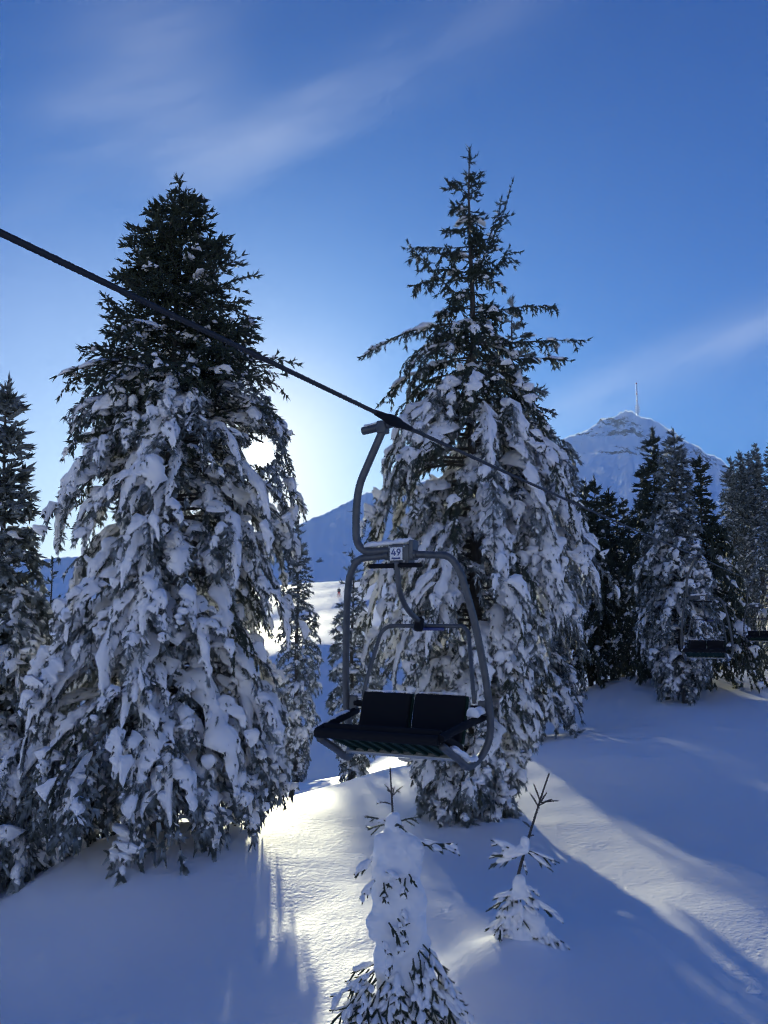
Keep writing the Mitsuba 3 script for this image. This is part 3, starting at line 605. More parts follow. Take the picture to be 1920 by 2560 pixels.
for nm, lab, sd, n, sn in [
        ('F1', 'dark spruce leftmost of the forest edge below the antenna peak', 51, 110, dark),
        ('F2', 'dark spruce with the highest tip of the small trio left of the two-topped spruce', 52, 110, dark),
        ('F3', 'dark spruce third from the left in the forest edge below the peak', 53, 105, dark),
        ('F4', 'lowest dark spruce in the shadowed gap of the forest edge', 54, 90, dark),
        ('F5', 'slender narrow spruce with its tip just left of the two-topped spruce pair', 55, 90, dark),
        ('F6', 'spruce whose slim tip rises in front of the rocky peak, directly below the antenna', 56, 110, dark),
        ('F7', 'big snow hung spruce directly behind the second chair', 57, 170, heavy),
        ('F8', 'dark spreading spruce between the second and third chairs', 58, 160, lambda h: np.interp(h, [0, 0.3, 0.6, 1], [0.6, 0.45, 0.25, 0.05])),
        ('F14', 'spruce mostly outside the right edge, its snowy limbs reaching in beside the third chair', 64, 90, heavy)]:
    spruce(TREES[nm], lab, sd, n, lod=1.9, snow=sn, hw=(0.36, 0.5), rime=nm in ('F7', 'F14'), topfill=50, dens=(2.6, 1.3, 1, 1.2, 1.2))
for lab, sd, x, y, zt in [('hidden spruce of the forest edge far behind the tallest spruce, shading the slope at right', 81, 5.2, 43.0, 6.2), ('hidden second row spruce nearest the tallest spruce, shading the slope at right', 86, 3.4, 48.0, 5.5), ('hidden second row spruce behind the first gap of the forest edge, shading the slope at right', 87, 6.8, 50.0, 6.2), ('hidden second row spruce just left of the dark trio, shading the slope at right', 88, 9.7, 51.0, 6.5),
                          ('hidden spruce of the forest edge between the tallest spruce and the dark trio, shading the slope at right', 82, 8.0, 45.0, 5.6),
                          ('hidden spruce behind the left half of the big left spruce, shading the snow there', 83, -7.4, 24.5, 1.2)]:  # unseen behind nearer trees, placed for the shade they cast on the snow
    g = float(ground_z(x, y)[0])
    k = 2.0 if y > 100 else 1.0
    spruce((x, y, g, zt, [(zt, 0.05, 0.05), (zt - 3 * k, 0.9 * k, 0.9 * k), (g + 3, 1.9 * k, 1.9 * k), (g, 1.7 * k, 1.7 * k)]), lab, sd, 70, lod=2.0, snow=heavy, hw=(0.25, 0.5 * k), rime=True)
for i, nm in enumerate(['F9', 'F10', 'F11', 'F12', 'F13']):
    spruce(TREES[nm], ['leftmost spruce of the far cluster at the right edge', 'second spruce from the left in the far cluster at the right edge', 'middle spruce of the far cluster at the right edge',
                       'tallest tip of the far cluster at the right edge', 'rightmost spruce of the far cluster, cut by the right edge'][i], 70 + i, 170, lod=2.5, topfill=60, dens=(1, 1, 1, 1.5, 2),
           snow=lambda h: np.interp(h, [0, 0.5, 1], [0.6, 0.4, 0.2]), hw=(0.4, 0.55), rime=True)

# ------------------------------------------------------------------ rope and chairs
ANG = math.radians(26.7)
S, FV, UP = np.array([math.cos(ANG), -math.sin(ANG), 0]), np.array([-math.sin(ANG), -math.cos(ANG), 0]), np.array([0, 0, 1.0])
O = np.array([0.13, 6.589, 0.506])
CD = np.array([0.462, 0.8868, 0.0035]); CD /= np.linalg.norm(CD)
GRIP = O + S * -0.062 + UP * 1.052
SPACING = 17.3


def W3(pts):
    p = np.atleast_2d(np.asarray(pts, float))
    return O + p[:, :1] * S + p[:, 1:2] * FV + p[:, 2:3] * UP


def rope_point(t):
    t = np.asarray(t, float)
    lift = np.where(t < 0, -t * 0.016, 0.0)
    for k in (1, 2):
        u = np.clip((t - (k - 1) * SPACING) / SPACING, 0, 1)
        lift = lift - 0.10 * 4 * u * (1 - u) * 0.3
    return GRIP + t[..., None] * CD + lift[..., None] * UP


def build_rope():
    t = np.concatenate([np.arange(-6, 8, 0.024), np.arange(8, 16, 0.05), np.arange(16, 62, 0.2)])
    p = rope_point(t)
    tt = unit(np.gradient(p, axis=0)); a = unit(np.cross(tt, UP)); b = np.cross(tt, a)
    ns = 18
    ang = np.arange(ns) * 2 * np.pi / ns
    tw = t * 2 * np.pi / 0.22
    rr = 0.0145 + 0.0032 * np.cos(6 * (ang[None] - tw[:, None]))
    v = p[:, None] + rr[..., None] * (np.cos(ang)[None, :, None] * a[:, None] + np.sin(ang)[None, :, None] * b[:, None])
    i, j = np.meshgrid(np.arange(len(t) - 1), np.arange(ns), indexing='ij')
    q = np.stack([i * ns + j, i * ns + (j + 1) % ns, (i + 1) * ns + (j + 1) % ns, (i + 1) * ns + j], -1).reshape(-1, 4)
    put('haul_rope', trimesh.Trimesh(v.reshape(-1, 3), np.vstack([q[:, [0, 1, 2]], q[:, [0, 2, 3]]]), process=False), 'm_rope', smooth=True,
        label='dark twisted steel haul rope of the chairlift crossing in front of the trees', cat='cable')


build_rope()


def rbox(c, h, r=0.008, rot=None):
    """A box with rounded edges in chair coordinates, as the hull of small spheres."""
    sp = manifold3d.Manifold.sphere(r, 12)
    parts = [sp.translate([sx * (h[0] - r), sy * (h[1] - r), sz * (h[2] - r)]) for sx in (-1, 1) for sy in (-1, 1) for sz in (-1, 1)]
    m = manifold3d.Manifold.batch_hull(parts).to_mesh()
    v = np.array(m.vert_properties[:, :3], float)
    if rot is not None:
        ca, sa = math.cos(rot), math.sin(rot)  # rotation about the lateral axis
        v = np.stack([v[:, 0], v[:, 1] * ca - v[:, 2] * sa, v[:, 1] * sa + v[:, 2] * ca], -1)
    v = W3(v + np.asarray(c))
    return trimesh.Trimesh(v, np.array(m.tri_verts)[:, ::1], process=False)


def wtube(pts, r, sides=14):
    return trimesh.Trimesh(*tube(W3(pts), r, sides), process=False)


def snow_strip(pts, w, th, seed):
    """A rime and snow ridge lying on a bar."""
    rng = np.random.default_rng(seed)
    p = curve(np.asarray(pts, float), 26)
    e = np.linspace(0, 1, 26)
    env = np.clip(np.minimum(e, 1 - e) / 0.08, 0.05, 1)
    w3 = W3(p)
    t = unit(np.gradient(w3, axis=0)); b = unit(np.cross(t, UP)); n = np.cross(b, t)
    ang = np.linspace(0, 2 * np.pi, 9)[:-1]
    nz = 0.6 + 0.8 * meshkit.noise(w3 * 24, seed=seed)
    v = w3[:, None] + (w * env * nz)[:, None, None] * np.cos(ang)[None, :, None] * b[:, None] + (th * env * nz)[:, None, None] * (np.where(np.sin(ang) > 0, np.sin(ang), 0.25 * np.sin(ang)))[None, :, None] * n[:, None]
    v = v + rng.normal(0, 0.0022, v.shape)
    i, j = np.meshgrid(np.arange(25), np.arange(8), indexing='ij')
    q = np.stack([i * 8 + j, i * 8 + (j + 1) % 8, (i + 1) * 8 + (j + 1) % 8, (i + 1) * 8 + j], -1).reshape(-1, 4)
    return trimesh.Trimesh(v.reshape(-1, 3), np.vstack([q[:, [0, 1, 2]], q[:, [0, 2, 3]]]), process=False)


def text_on(text, height, cs, cu, f, bold=True):
    m = meshkit.text_mesh(text, height, 0.0015, bold)
    v = np.array(m.vertices)
    lo, hi = v.min(0), v.max(0)
    v = np.stack([v[:, 0] - (lo[0] + hi[0]) / 2 + cs, v[:, 2] + f, v[:, 1] - (lo[1] + hi[1]) / 2 + cu], -1)
    return trimesh.Trimesh(W3(v), m.faces, process=False)


def chair(number, label, shift, far=0):
    key = thing('chairlift_chair', label, 'chairlift chair', 'chairs hanging from the haul rope')
    tw = T().translate([float(x) for x in shift])
    P = lambda n, m, mt, parent=key, sm=35, lab=None: put(n, m, mt, parent, smooth=sm, label=lab, to_world=tw)
    # hanger arm, bent clear of the rope
    P('hanger', wtube(rounded([(-0.15, 0, 1.0), (-0.37, 0, 0.56), (-0.395, 0, 0.36), (-0.392, 0, 0.02), (-0.05, 0, 0.035)], 0.2, 10), 0.031), 'm_steel', sm=True)
    g = P('grip', wtube([(-0.335, 0, 0.998), (-0.24, 0, 1.008), (-0.06, 0, 1.035)], 0.032), 'm_steel')
    P('clamp_head', rbox((-0.155, 0, 1.01), (0.04, 0.045, 0.05), 0.012), 'm_steel', g)
    d1 = 0.30
    rp = np.stack([np.linspace(-d1, d1, 9)] * 1, -1)
    jaw = rope_point(rp[:, 0])
    P('rope_jaw', trimesh.Trimesh(*tube(jaw, np.array([0.021, 0.026, 0.03, 0.042, 0.046, 0.042, 0.03, 0.026, 0.021]), 12), process=False), 'm_black', g)
    P('snow', snow_strip([(-0.33, 0, 1.028), (-0.2, 0, 1.045), (-0.09, 0, 1.062)], 0.024, 0.014, 3), 'm_tree_snow', g, sm=True)
    # bearing block with the number plate
    b = P('bearing_block', rbox((-0.005, -0.02, -0.005), (0.088, 0.06, 0.078), 0.012), 'm_steel')
    P('side_cap', rbox((0.098, -0.02, 0.03), (0.018, 0.055, 0.075), 0.01), 'm_steel', b)
    for bx_, bz_ in ((-0.076, 0.055), (0.05, 0.055), (-0.076, -0.06), (0.05, -0.06)):
        P('bolt', wtube([(bx_, 0.03, bz_), (bx_, 0.05, bz_)], 0.008, 6), 'm_silver', b)
    pl = P('number_plate', rbox((-0.018, 0.046, 0.0), (0.053, 0.004, 0.05), 0.003), 'm_white', b)
    if number:
        k1 = 'label'
        scene_key = P('digits', text_on(number, 0.05, -0.018, 0.013, 0.0505), 'm_blue', b, sm=False)
        P('plate_bar', rbox((-0.018, 0.0512, -0.035), (0.038, 0.0012, 0.006), 0.001), 'm_blue', b, sm=False)
    P('snow', snow_strip([(-0.33, 0, 0.065), (-0.2, 0, 0.075), (-0.08, -0.02, 0.083), (0.04, -0.02, 0.09), (0.112, -0.02, 0.105)], 0.04, 0.034, 5), 'm_tree_snow', b, sm=True)
    # main loop
    L = lambda s: [(s * 0.08, 0, -0.005), (s * 0.40, -0.03, -0.02), (s * 0.475, -0.045, -0.16), (s * 0.505, -0.07, -0.29), (s * 0.545, -0.125, -0.51), (s * 0.58, -0.18, -0.775), (s * 0.605, -0.228, -1.04),
                   (s * 0.612, -0.255, -1.2), (s * 0.60, -0.275, -1.36), (s * 0.55, -0.24, -1.50), (s * 0.505, -0.09, -1.565), (s * 0.495, 0.12, -1.475), (s * 0.49, 0.37, -1.365)]
    for s in (-1, 1):
        P('collar', wtube([(s * 0.10, 0, -0.006), (s * 0.135, 0, -0.008)], 0.036), 'm_steel')
        pts = np.array(L(s))
        a = rounded(pts[:3], 0.2, 8)[:-1]
        P('frame_tube', wtube(np.vstack([a, curve(pts[2:], 60)]), 0.028, 14), 'm_steel', sm=True)
    # rear stem, rear loop, cross rods
    P('stem', wtube(curve([(0, 0.075, -0.06), (0, 0.06, -0.16), (0, 0.03, -0.27), (0, -0.11, -0.415), (0, -0.30, -0.50), (0, -0.44, -0.545)], 30), 0.021), 'm_steel', sm=True)
    P('stem_bracket', rbox((0, -0.33, -0.535), (0.03, 0.03, 0.055), 0.01, 0.4), 'm_black')
    P('stem_plate', rbox((0.04, -0.43, -0.575), (0.13, 0.02, 0.012), 0.006), 'm_blue')
    P('rear_loop', wtube(rounded([(-0.478, -0.284, -1.13), (-0.46, -0.30, -1.0), (-0.385, -0.42, -0.60), (-0.33, -0.45, -0.55), (0.33, -0.45, -0.55), (0.385, -0.42, -0.60), (0.46, -0.30, -1.0), (0.478, -0.284, -1.13)], 0.12, 8), 0.0165), 'm_steel', sm=True)
    P('cross_rod', wtube([(-0.235, 0.07, -0.092), (0, 0.07, -0.092), (0.205, 0.07, -0.092)], 0.0185), 'm_black')
    # seat: cushion, pan, slats
    ta = math.atan2(0.150, 0.41)
    fdir, fn = np.array([0, math.cos(ta), math.sin(ta)]), np.array([0, -math.sin(ta), math.cos(ta)])
    mid = np.array([0, 0.16, -1.412])
    P('seat_cushion', rbox(mid + fn * 0.055, (0.468, 0.235, 0.032), 0.02, ta), 'm_black')
    P('front_bar', wtube([(-0.50, 0.405, -1.322), (0, 0.405, -1.322), (0.475, 0.405, -1.322)], 0.036), 'm_black')
    pan = P('seat_pan', rbox(mid + fn * 0.005, (0.462, 0.21, 0.006), 0.004, ta), 'm_green')
    for k in range(9):
        c = mid - fn * 0.010 + np.array([-0.4 + 0.1 * k, 0, 0])
        P('slat', rbox(c, (0.012, 0.19, 0.011), 0.004, ta), 'm_green', pan)
    P('front_rail', rbox(mid + fdir * 0.215 - fn * 0.004, (0.468, 0.012, 0.016), 0.004, ta), 'm_silver')
    P('rear_rail', rbox(mid - fdir * 0.205 - fn * 0.012, (0.48, 0.016, 0.030), 0.005, ta + 0.5), 'm_silver')
    # backrest: two padded panels
    tb = math.atan2(0.108, 0.32)
    for s in (-1, 1):
        c = np.array([s * 0.226, -0.168, -1.235])
        bp = P('back_panel', rbox(c, (0.208, 0.022, 0.175), 0.02, tb), 'm_black')
        P('back_shell', rbox(c + np.array([0, -0.035, -0.012]), (0.219, 0.016, 0.18), 0.012, tb), 'm_green', bp)
        P('snow', snow_strip([(s * 0.226 - 0.2, -0.235, -1.062), (s * 0.226, -0.235, -1.060), (s * 0.226 + 0.2, -0.235, -1.062)], 0.018, 0.006, 12 + s), 'm_tree_snow', bp, sm=True)
    for s in (-1, 1):
        P('armrest', wtube([(s * 0.545, -0.30, -1.228), (s * 0.51, 0.05, -1.262), (s * 0.485, 0.40, -1.31)], 0.03), 'm_black')
        P('pivot_plate', rbox((s * 0.565, -0.265, -1.16), (0.05, 0.02, 0.055), 0.012), 'm_steel')
        P('pivot_knob', wtube([(s * 0.46, -0.26, -1.165), (s * 0.54, -0.26, -1.165)], 0.024), 'm_black')
    P('armrest_snow', snow_strip([(-0.525, -0.14, -1.212), (-0.51, 0.05, -1.228), (-0.492, 0.34, -1.266)], 0.022, 0.012, 21), 'm_tree_snow', sm=True)
    P('armrest_snow', snow_strip([(0.55, -0.30, -1.185), (0.54, -0.22, -1.19), (0.525, -0.1, -1.205)], 0.045, 0.05, 22), 'm_tree_snow', sm=True)
    P('seat_snow', snow_strip([(0.50, 0.24, -1.40), (0.515, 0.1, -1.455), (0.53, -0.04, -1.515), (0.545, -0.14, -1.50)], 0.04, 0.035, 23), 'm_tree_snow', sm=True)
    P('seat_snow', snow_strip([(-0.47, -0.30, -1.13), (-0.52, -0.3, -1.12), (-0.57, -0.28, -1.105)], 0.03, 0.018, 24), 'm_tree_snow', sm=True)
    P('bar_snow', snow_strip([(-0.525, 0.40, -1.325), (-0.515, 0.405, -1.31), (-0.495, 0.41, -1.30)], 0.03, 0.022, 25), 'm_tree_snow', sm=True)
    return key


chair('49', 'nearest empty double chair with grey tubular frame and number plate 49', (0, 0, 0))
for k, (num, lab) in enumerate([('50', 'second empty double chair along the rope with number plate 50'), ('', 'third empty chair down the rope, partly cut off by the right edge')]):
    sh = rope_point(np.array((k + 1) * SPACING)) - rope_point(np.array(0.0))
    chair(num, lab, sh)

# ------------------------------------------------------------------ young trees in front
def bristle(rng, acc, p, d, L):
    n = max(6, int(L / 0.013))
    u = rng.uniform(0.12, 1.0, n)[:, None]
    dd = d * rng.uniform(0.5, 1.1, (n, 1)) + rng.normal(0, 0.55, (n, 3))
    acc.add(*spindles(p + d * L * u, dd, rng.uniform(0.016, 0.034, n), 0.0035))


def shoot_twig(rng, acc, sn, p, d, L, n=4, r=0.011, snow=0.5):
    d = unit(np.asarray(d, float))
    acc.add(*tube(np.array([p, p + d * L * 0.5 + [0, 0, 0.01], p + d * L]), [r * 0.7, r * 1.1, r * 0.5], 5))
    side = unit(np.cross(d, [0, 0, 1.0]))
    if n > 1: bristle(rng, acc, p, d, L)
    for k in range(n):
        u = rng.uniform(0.25, 0.9)
        dd = unit(d * 0.75 + side * rng.choice([-1, 1]) * rng.uniform(0.5, 0.9) + [0, 0, rng.uniform(-0.7, 0.1)])
        q = p + d * L * u
        l = L * rng.uniform(0.25, 0.5)
        acc.add(*tube(np.array([q, q + dd * l * 0.5, q + dd * l]), [r * 0.7, r * 1.05, r * 0.45], 5))
        bristle(rng, acc, q, dd, l)
        if rng.uniform() < snow:
            c = (q + dd * l * 0.55 + [0, 0, 0.018])[None]
            sn.add(*blobs(rng, c, dd[None], np.array([l * 0.45]), np.array([rng.uniform(0.02, 0.045)]), np.array([rng.uniform(0.015, 0.035)])))
    if rng.uniform() < snow:
        sn.add(*blobs(rng, (p + d * L * 0.5 + [0, 0, 0.025])[None], d[None], np.array([L * 0.4]), np.array([rng.uniform(0.03, 0.06)]), np.array([rng.uniform(0.02, 0.05)])))


def snow_mass(ells, seed, edge=0.035, amp=0.03, k=5.0):
    """Ellipsoids (centre, half sizes) blended into one rough mantle of snow."""
    C = np.array([c for c, h in ells], float); Hh = np.array([h for c, h in ells], float)
    ax = [np.arange(lo - 0.12, hi + 0.12 + edge, edge) for lo, hi in zip((C - Hh).min(0), (C + Hh).max(0))]
    G = np.stack(np.meshgrid(*ax, indexing='ij'), -1)
    F = np.zeros(G.shape[:3])
    for c, h in zip(C, Hh):
        F += np.exp(-k * (np.linalg.norm((G - c) / h, axis=-1) - 1) * h.mean() / 0.15)
    val = (np.log(F + 1e-12) / k) * 0.15 + 2 * amp * (meshkit.fbm(G * 5.5, 3, seed=seed) - 0.5) + 0.012 * (meshkit.fbm(G * 12, 2, seed=seed + 1) - 0.5)
    o0, n = np.array([a[0] for a in ax]), G.shape[:3]

    def field(x, y, z):
        i = [min(max((p - o) / edge, 0), m - 1.001) for p, o, m in zip((x, y, z), o0, n)]
        j = [int(p) for p in i]
        a, b, c = (p - q for p, q in zip(i, j))
        w = val[j[0]:j[0] + 2, j[1]:j[1] + 2, j[2]:j[2] + 2]
        w = w[0] * (1 - a) + w[1] * a
        w = w[0] * (1 - b) + w[1] * b
        return float(w[0] * (1 - c) + w[1] * c)
    lo, hi = [float(a[0]) for a in ax], [float(a[-1]) for a in ax]
    m = manifold3d.Manifold.level_set(field, lo + hi, edge * 0.9, 0.0).to_mesh()
    t = trimesh.Trimesh(np.array(m.vert_properties[:, :3], float), np.array(m.tri_verts))
    trimesh.smoothing.filter_taubin(t, 0.5, 0.51, 8)
    v = np.array(t.vertices)
    v = v + np.array(t.vertex_normals) * ((meshkit.fbm(v * 18, 2, seed=seed + 2) - 0.5) * 0.012)[:, None]
    return trimesh.Trimesh(v, t.faces, process=False)


def sapling_left():
    rng = np.random.default_rng(5)
    key = thing('young_spruce', 'young spruce plastered with a thick column of snow at the bottom centre', 'young tree')
    Y, X0 = 10.3, 0.10
    at = lambda x, z, y=0.0: np.array([X0 + x, Y + y, z])
    gz = float(ground_z(X0, Y)[0])
    put('trunk', trimesh.Trimesh(*tube(np.array([at(-0.02, gz - 0.2), at(0.0, -3.6), at(0.02, -2.6), at(0.0, -2.2), at(-0.03, -1.69)]), [0.05, 0.035, 0.02, 0.013, 0.007], 8), process=False), 'm_bark', key, smooth=True)
    ells = [(at(0.02, -2.30, -0.03), (0.10, 0.09, 0.13)), (at(-0.09, -2.54, -0.08), (0.12, 0.11, 0.16)), (at(0.21, -2.60, -0.05), (0.14, 0.14, 0.12))]
    zt_ = np.linspace(-2.58, -4.2, 64)
    lo = np.interp(zt_, [-4.2, -3.9, -3.4, -3.2, -3.0, -2.8, -2.58], [-0.12, -0.24, -0.27, -0.22, -0.29, -0.24, -0.13])
    hi = np.interp(zt_, [-4.2, -3.9, -3.5, -3.2, -2.9, -2.7, -2.58], [0.34, 0.42, 0.40, 0.36, 0.31, 0.31, 0.26])
    for z_, a_, b_ in zip(zt_, lo, hi):
        r_ = rng.uniform(0.10, 0.17)
        ells.append((at(rng.uniform(a_ + r_ * 0.8, max(a_ + r_ * 0.81, b_ - r_ * 0.8)), z_, rng.uniform(-0.14, 0.06)), (r_, r_ * 0.95, r_ * rng.uniform(0.9, 1.7))))
    m = put('snow_mantle', snow_mass(ells, 3, edge=0.03, amp=0.075), 'm_tree_snow', key, smooth=True)
    base = [(at(0.25, gz + 0.1, 0.05), (0.5, 0.45, 0.4)), (at(-0.3, gz + 0.0, 0.1), (0.42, 0.4, 0.32)), (at(0.45, gz + 0.25, 0.05), (0.28, 0.3, 0.4)), (at(0.1, gz + 0.4, 0.1), (0.3, 0.25, 0.4))]
    put('snow_mantle', snow_mass(base, 8), 'm_tree_snow', key, smooth=True)
    # leader whorls
    for z, dirs in [(-2.02, [(-0.35, 0, 0.5), (0.8, 0, 0.75), (0.1, -.5, .6)]), (-2.12, [(-1, 0, 0.2)]), (-2.33, [(-1, -0.2, 0.32), (-0.9, 0.3, -0.25), (1, 0, 0.25), (0.4, -1, 0.1)])]:
        for d in dirs:
            a, s = Acc(), Acc()
            L = 0.16 if z > -2.3 else 0.32
            shoot_twig(rng, a, s, at(0.0, z), d, L, 1 if z > -2.3 else 3, 0.008, 0.15)
            k = put('twig', a.mesh(), 'm_bark' if z > -2.3 else 'm_needle', key)
            if s.n: put('snow', s.mesh(), 'm_tree_snow', k, smooth=True, kind='stuff')
    spec = []
    more = []
    for k in range(52):
        z = rng.uniform(-4.75, -3.85)
        w = np.interp(z, [-4.75, -4.3, -3.85], [0.62, 0.5, 0.3])
        x = 0.08 + rng.uniform(-1, 1) * w
        more.append((x, z, (x - 0.08) / w * rng.uniform(0.5, 1.1), -rng.uniform(0.45, 1.0), rng.uniform(0.25, 0.5)))
    for k in range(9):
        z = rng.uniform(-3.7, -2.75)
        more.append((rng.uniform(-0.12, 0.22), z, rng.uniform(-0.6, 0.6), -rng.uniform(0.4, 1.0), rng.uniform(0.12, 0.22)))
    for x, z, dx, dz, L in more + [(-0.24, -2.72, -0.7, -0.5, 0.25), (0.30, -2.55, 1, 0.1, 0.45), (-0.2, -2.88, -0.6, -0.6, 0.26), (-0.08, -2.78, 0.9, -0.3, 0.2), (-0.05, -3.32, 0.5, -0.7, 0.2), (0.08, -3.42, 0.6, -0.8, 0.16), (0.22, -3.7, 0.1, -1, 0.22),
                            (0.34, -3.62, 0.7, -0.75, 0.4), (0.38, -3.75, 0.75, -0.85, 0.5), (0.42, -3.9, 0.5, -1, 0.45), (0.35, -3.8, 0.15, -1, 0.4), (0.3, -3.72, 0.05, -1, 0.35), (0.45, -4.0, 0.6, -0.9, 0.55), (0.5, -4.15, 0.7, -0.8, 0.45), (0.3, -4.1, 0.1, -1, 0.4), (0.2, -4.1, -0.3, -1, 0.3),
                            (-0.25, -3.95, -1, -0.55, 0.45), (-0.22, -4.02, -1, -0.75, 0.6), (-0.2, -4.08, -0.8, -0.9, 0.5), (-0.12, -4.05, -0.3, -1, 0.45), (-0.05, -4.1, 0.1, -1, 0.45), (0.03, -4.12, 0.4, -1, 0.4), (-0.16, -4.2, -0.6, -1, 0.5), (0.0, -4.3, -0.2, -1, 0.4),
                            (-0.3, -4.6, -1, -0.15, 0.5), (-0.28, -4.7, -1, -0.5, 0.55), (-0.2, -4.65, -0.7, -0.8, 0.5), (-0.1, -4.6, 0.0, -1, 0.45), (0.02, -4.55, 0.5, -1, 0.4), (-0.12, -4.5, -0.5, -0.6, 0.4), (0.3, -4.6, 0.3, -1, 0.3), (0.45, -4.5, 0.5, -0.9, 0.3), (0.15, -4.5, 0.1, -1, 0.3), (0.62, -4.45, 0.8, -0.4, 0.25)]:
        a, s = Acc(), Acc()
        yo = (-0.25 - rng.uniform(0, 0.05) if z > -3.75 else -0.2 - rng.uniform(0, 0.08)) if abs(dx) < 0.65 or abs(x) < 0.12 else -0.1
        shoot_twig(rng, a, s, at(x, z, yo), (dx, rng.uniform(-0.5, -0.1), dz), L, 3 + int(L * 14), 0.0115, 0.42)
        for _ in range(2 if L > 0.34 else 0):
            shoot_twig(rng, a, s, at(x, z, yo) + rng.normal(0, 0.05, 3), (dx + rng.normal(0, 0.35), rng.uniform(-0.6, 0.0), dz + rng.normal(0, 0.2)), L * rng.uniform(0.5, 0.9), 4, 0.011, 0.5)
        k = put('twig', a.mesh(), 'm_needle', key)
        if s.n: put('snow', s.mesh(), 'm_tree_snow', k, smooth=True, kind='stuff')


def sapling_right():
    rng = np.random.default_rng(8)
    key = thing('young_spruce', 'small thin young spruce with a long bare leader right of the snow column tree', 'young tree')
    Y, X0 = 12.9, 1.85
    gz = float(ground_z(X0, Y)[0])
    at = lambda x, z, y=0.0: np.array([X0 + x, Y + y, z])
    stem = np.array([at(-0.02, gz - 0.2), at(0.03, -4.2), at(0.06, -3.75), at(0.18, -3.3), at(0.33, -2.85), at(0.48, -2.42), at(0.56, -2.21)])
    put('trunk', trimesh.Trimesh(*tube(curve(stem, 24), np.linspace(0.032, 0.011, 24), 8), process=False), 'm_bark', key, smooth=True)
    put('snow_mantle', snow_mass([(at(0.03, gz - 0.06), (0.24, 0.24, 0.26)), (at(0.04, gz + 0.12), (0.16, 0.16, 0.24))], 4), 'm_tree_snow', key, smooth=True)
    put('snow_mantle', snow_mass([(at(0.09, -3.74, -0.04), (0.09, 0.09, 0.12)), (at(0.03, -3.9, -0.05), (0.09, 0.08, 0.06)), (at(0.17, -3.88, -0.05), (0.08, 0.08, 0.07))], 6, amp=0.04), 'm_tree_snow', key, smooth=True)
    put('snow_mantle', snow_mass([(at(-0.12, -4.12, -0.12), (0.11, 0.09, 0.06)), (at(0.02, -4.06, -0.06), (0.09, 0.08, 0.06))], 16, amp=0.04), 'm_tree_snow', key, smooth=True)
    put('snow_mantle', snow_mass([(at(0.27, -4.22, -0.08), (0.17, 0.13, 0.10)), (at(0.36, -4.36, -0.06), (0.13, 0.11, 0.09)), (at(0.15, -4.16, -0.06), (0.08, 0.08, 0.07))], 26, amp=0.04), 'm_tree_snow', key, smooth=True)
    put('snow_mantle', snow_mass([(at(0.1, -3.28, -0.03), (0.14, 0.1, 0.07)), (at(-0.06, -3.33, -0.03), (0.13, 0.09, 0.06)), (at(0.18, -3.18, -0.02), (0.07, 0.07, 0.1))], 7, amp=0.02), 'm_tree_snow', key, smooth=True)
    tw = []
    for x, z, dx, dz, L in [(0.42, -2.62, -0.35, 1, 0.28), (0.42, -2.62, 0.45, 0.9, 0.2), (0.42, -2.62, 1, 0.15, 0.26), (0.40, -2.66, 0.8, 0.5, 0.22), (0.28, -2.98, -0.8, 0.7, 0.22), (0.22, -3.1, 0.8, 0.3, 0.1), (0.4, -2.7, -0.5, 0.8, 0.26)]:
        tw.append((x, z, dx, dz, L, 0, 0.0, 'm_bark'))
    for x, z, dx, dz, L in [(0.1, -3.3, -1, 0.4, 0.45), (0.08, -3.36, -1, 0.05, 0.4), (0.06, -3.38, -1, -0.35, 0.4), (0.2, -3.28, 1, -0.35, 0.5), (0.2, -3.3, 0.9, -0.6, 0.45), (0.14, -3.35, 0.2, -1, 0.28),
                            (0.05, -3.85, -1, -0.2, 0.4), (0.03, -3.9, -1, -0.6, 0.45), (0.0, -4.0, -0.7, -0.9, 0.45), (0.15, -3.85, 0.9, -0.7, 0.5), (0.2, -3.92, 1, -0.55, 0.55), (0.1, -3.95, 0.0, -1, 0.35), (0.05, -4.05, -0.9, -0.75, 0.5), (0.02, -4.15, -0.8, -0.9, 0.45),
                            (0.1, -4.1, 0.3, -1, 0.35), (0.3, -4.28, 0.9, -0.8, 0.5), (0.33, -4.35, 0.7, -1, 0.45), (0.25, -4.3, 0.3, -1, 0.4), (0.0, -4.3, -0.7, -0.9, 0.4), (0.08, -4.3, -0.3, -1, 0.35), (0.4, -4.4, 1, -0.5, 0.4), (-0.05, -4.2, -1, -0.5, 0.4)]:
        tw.append((x, z, dx, dz, L, 4, 0.6, 'm_needle'))
    for k in range(46):
        z = rng.uniform(-4.55, -3.72)
        w = np.interp(z, [-4.55, -4.2, -3.72], [0.30, 0.24, 0.08])
        x = 0.08 + rng.uniform(-1, 1) * w
        tw.append((x, z, np.sign(x - 0.08) * rng.uniform(0.2, 1.0), -rng.uniform(0.4, 1.0), rng.uniform(0.18, 0.38), 4, 0.7, 'm_needle'))
    for x, z, dx, dz, L, n, sn_, mt in tw:
        a, s = Acc(), Acc()
        shoot_twig(rng, a, s, at(x, z, -0.03), (dx, rng.uniform(-0.6, 0.3), dz), L, n, 0.0125, sn_)
        k = put('twig', a.mesh(), mt, key)
        if s.n: put('snow', s.mesh(), 'm_tree_snow', k, smooth=True, kind='stuff')


sapling_left()
sapling_right()

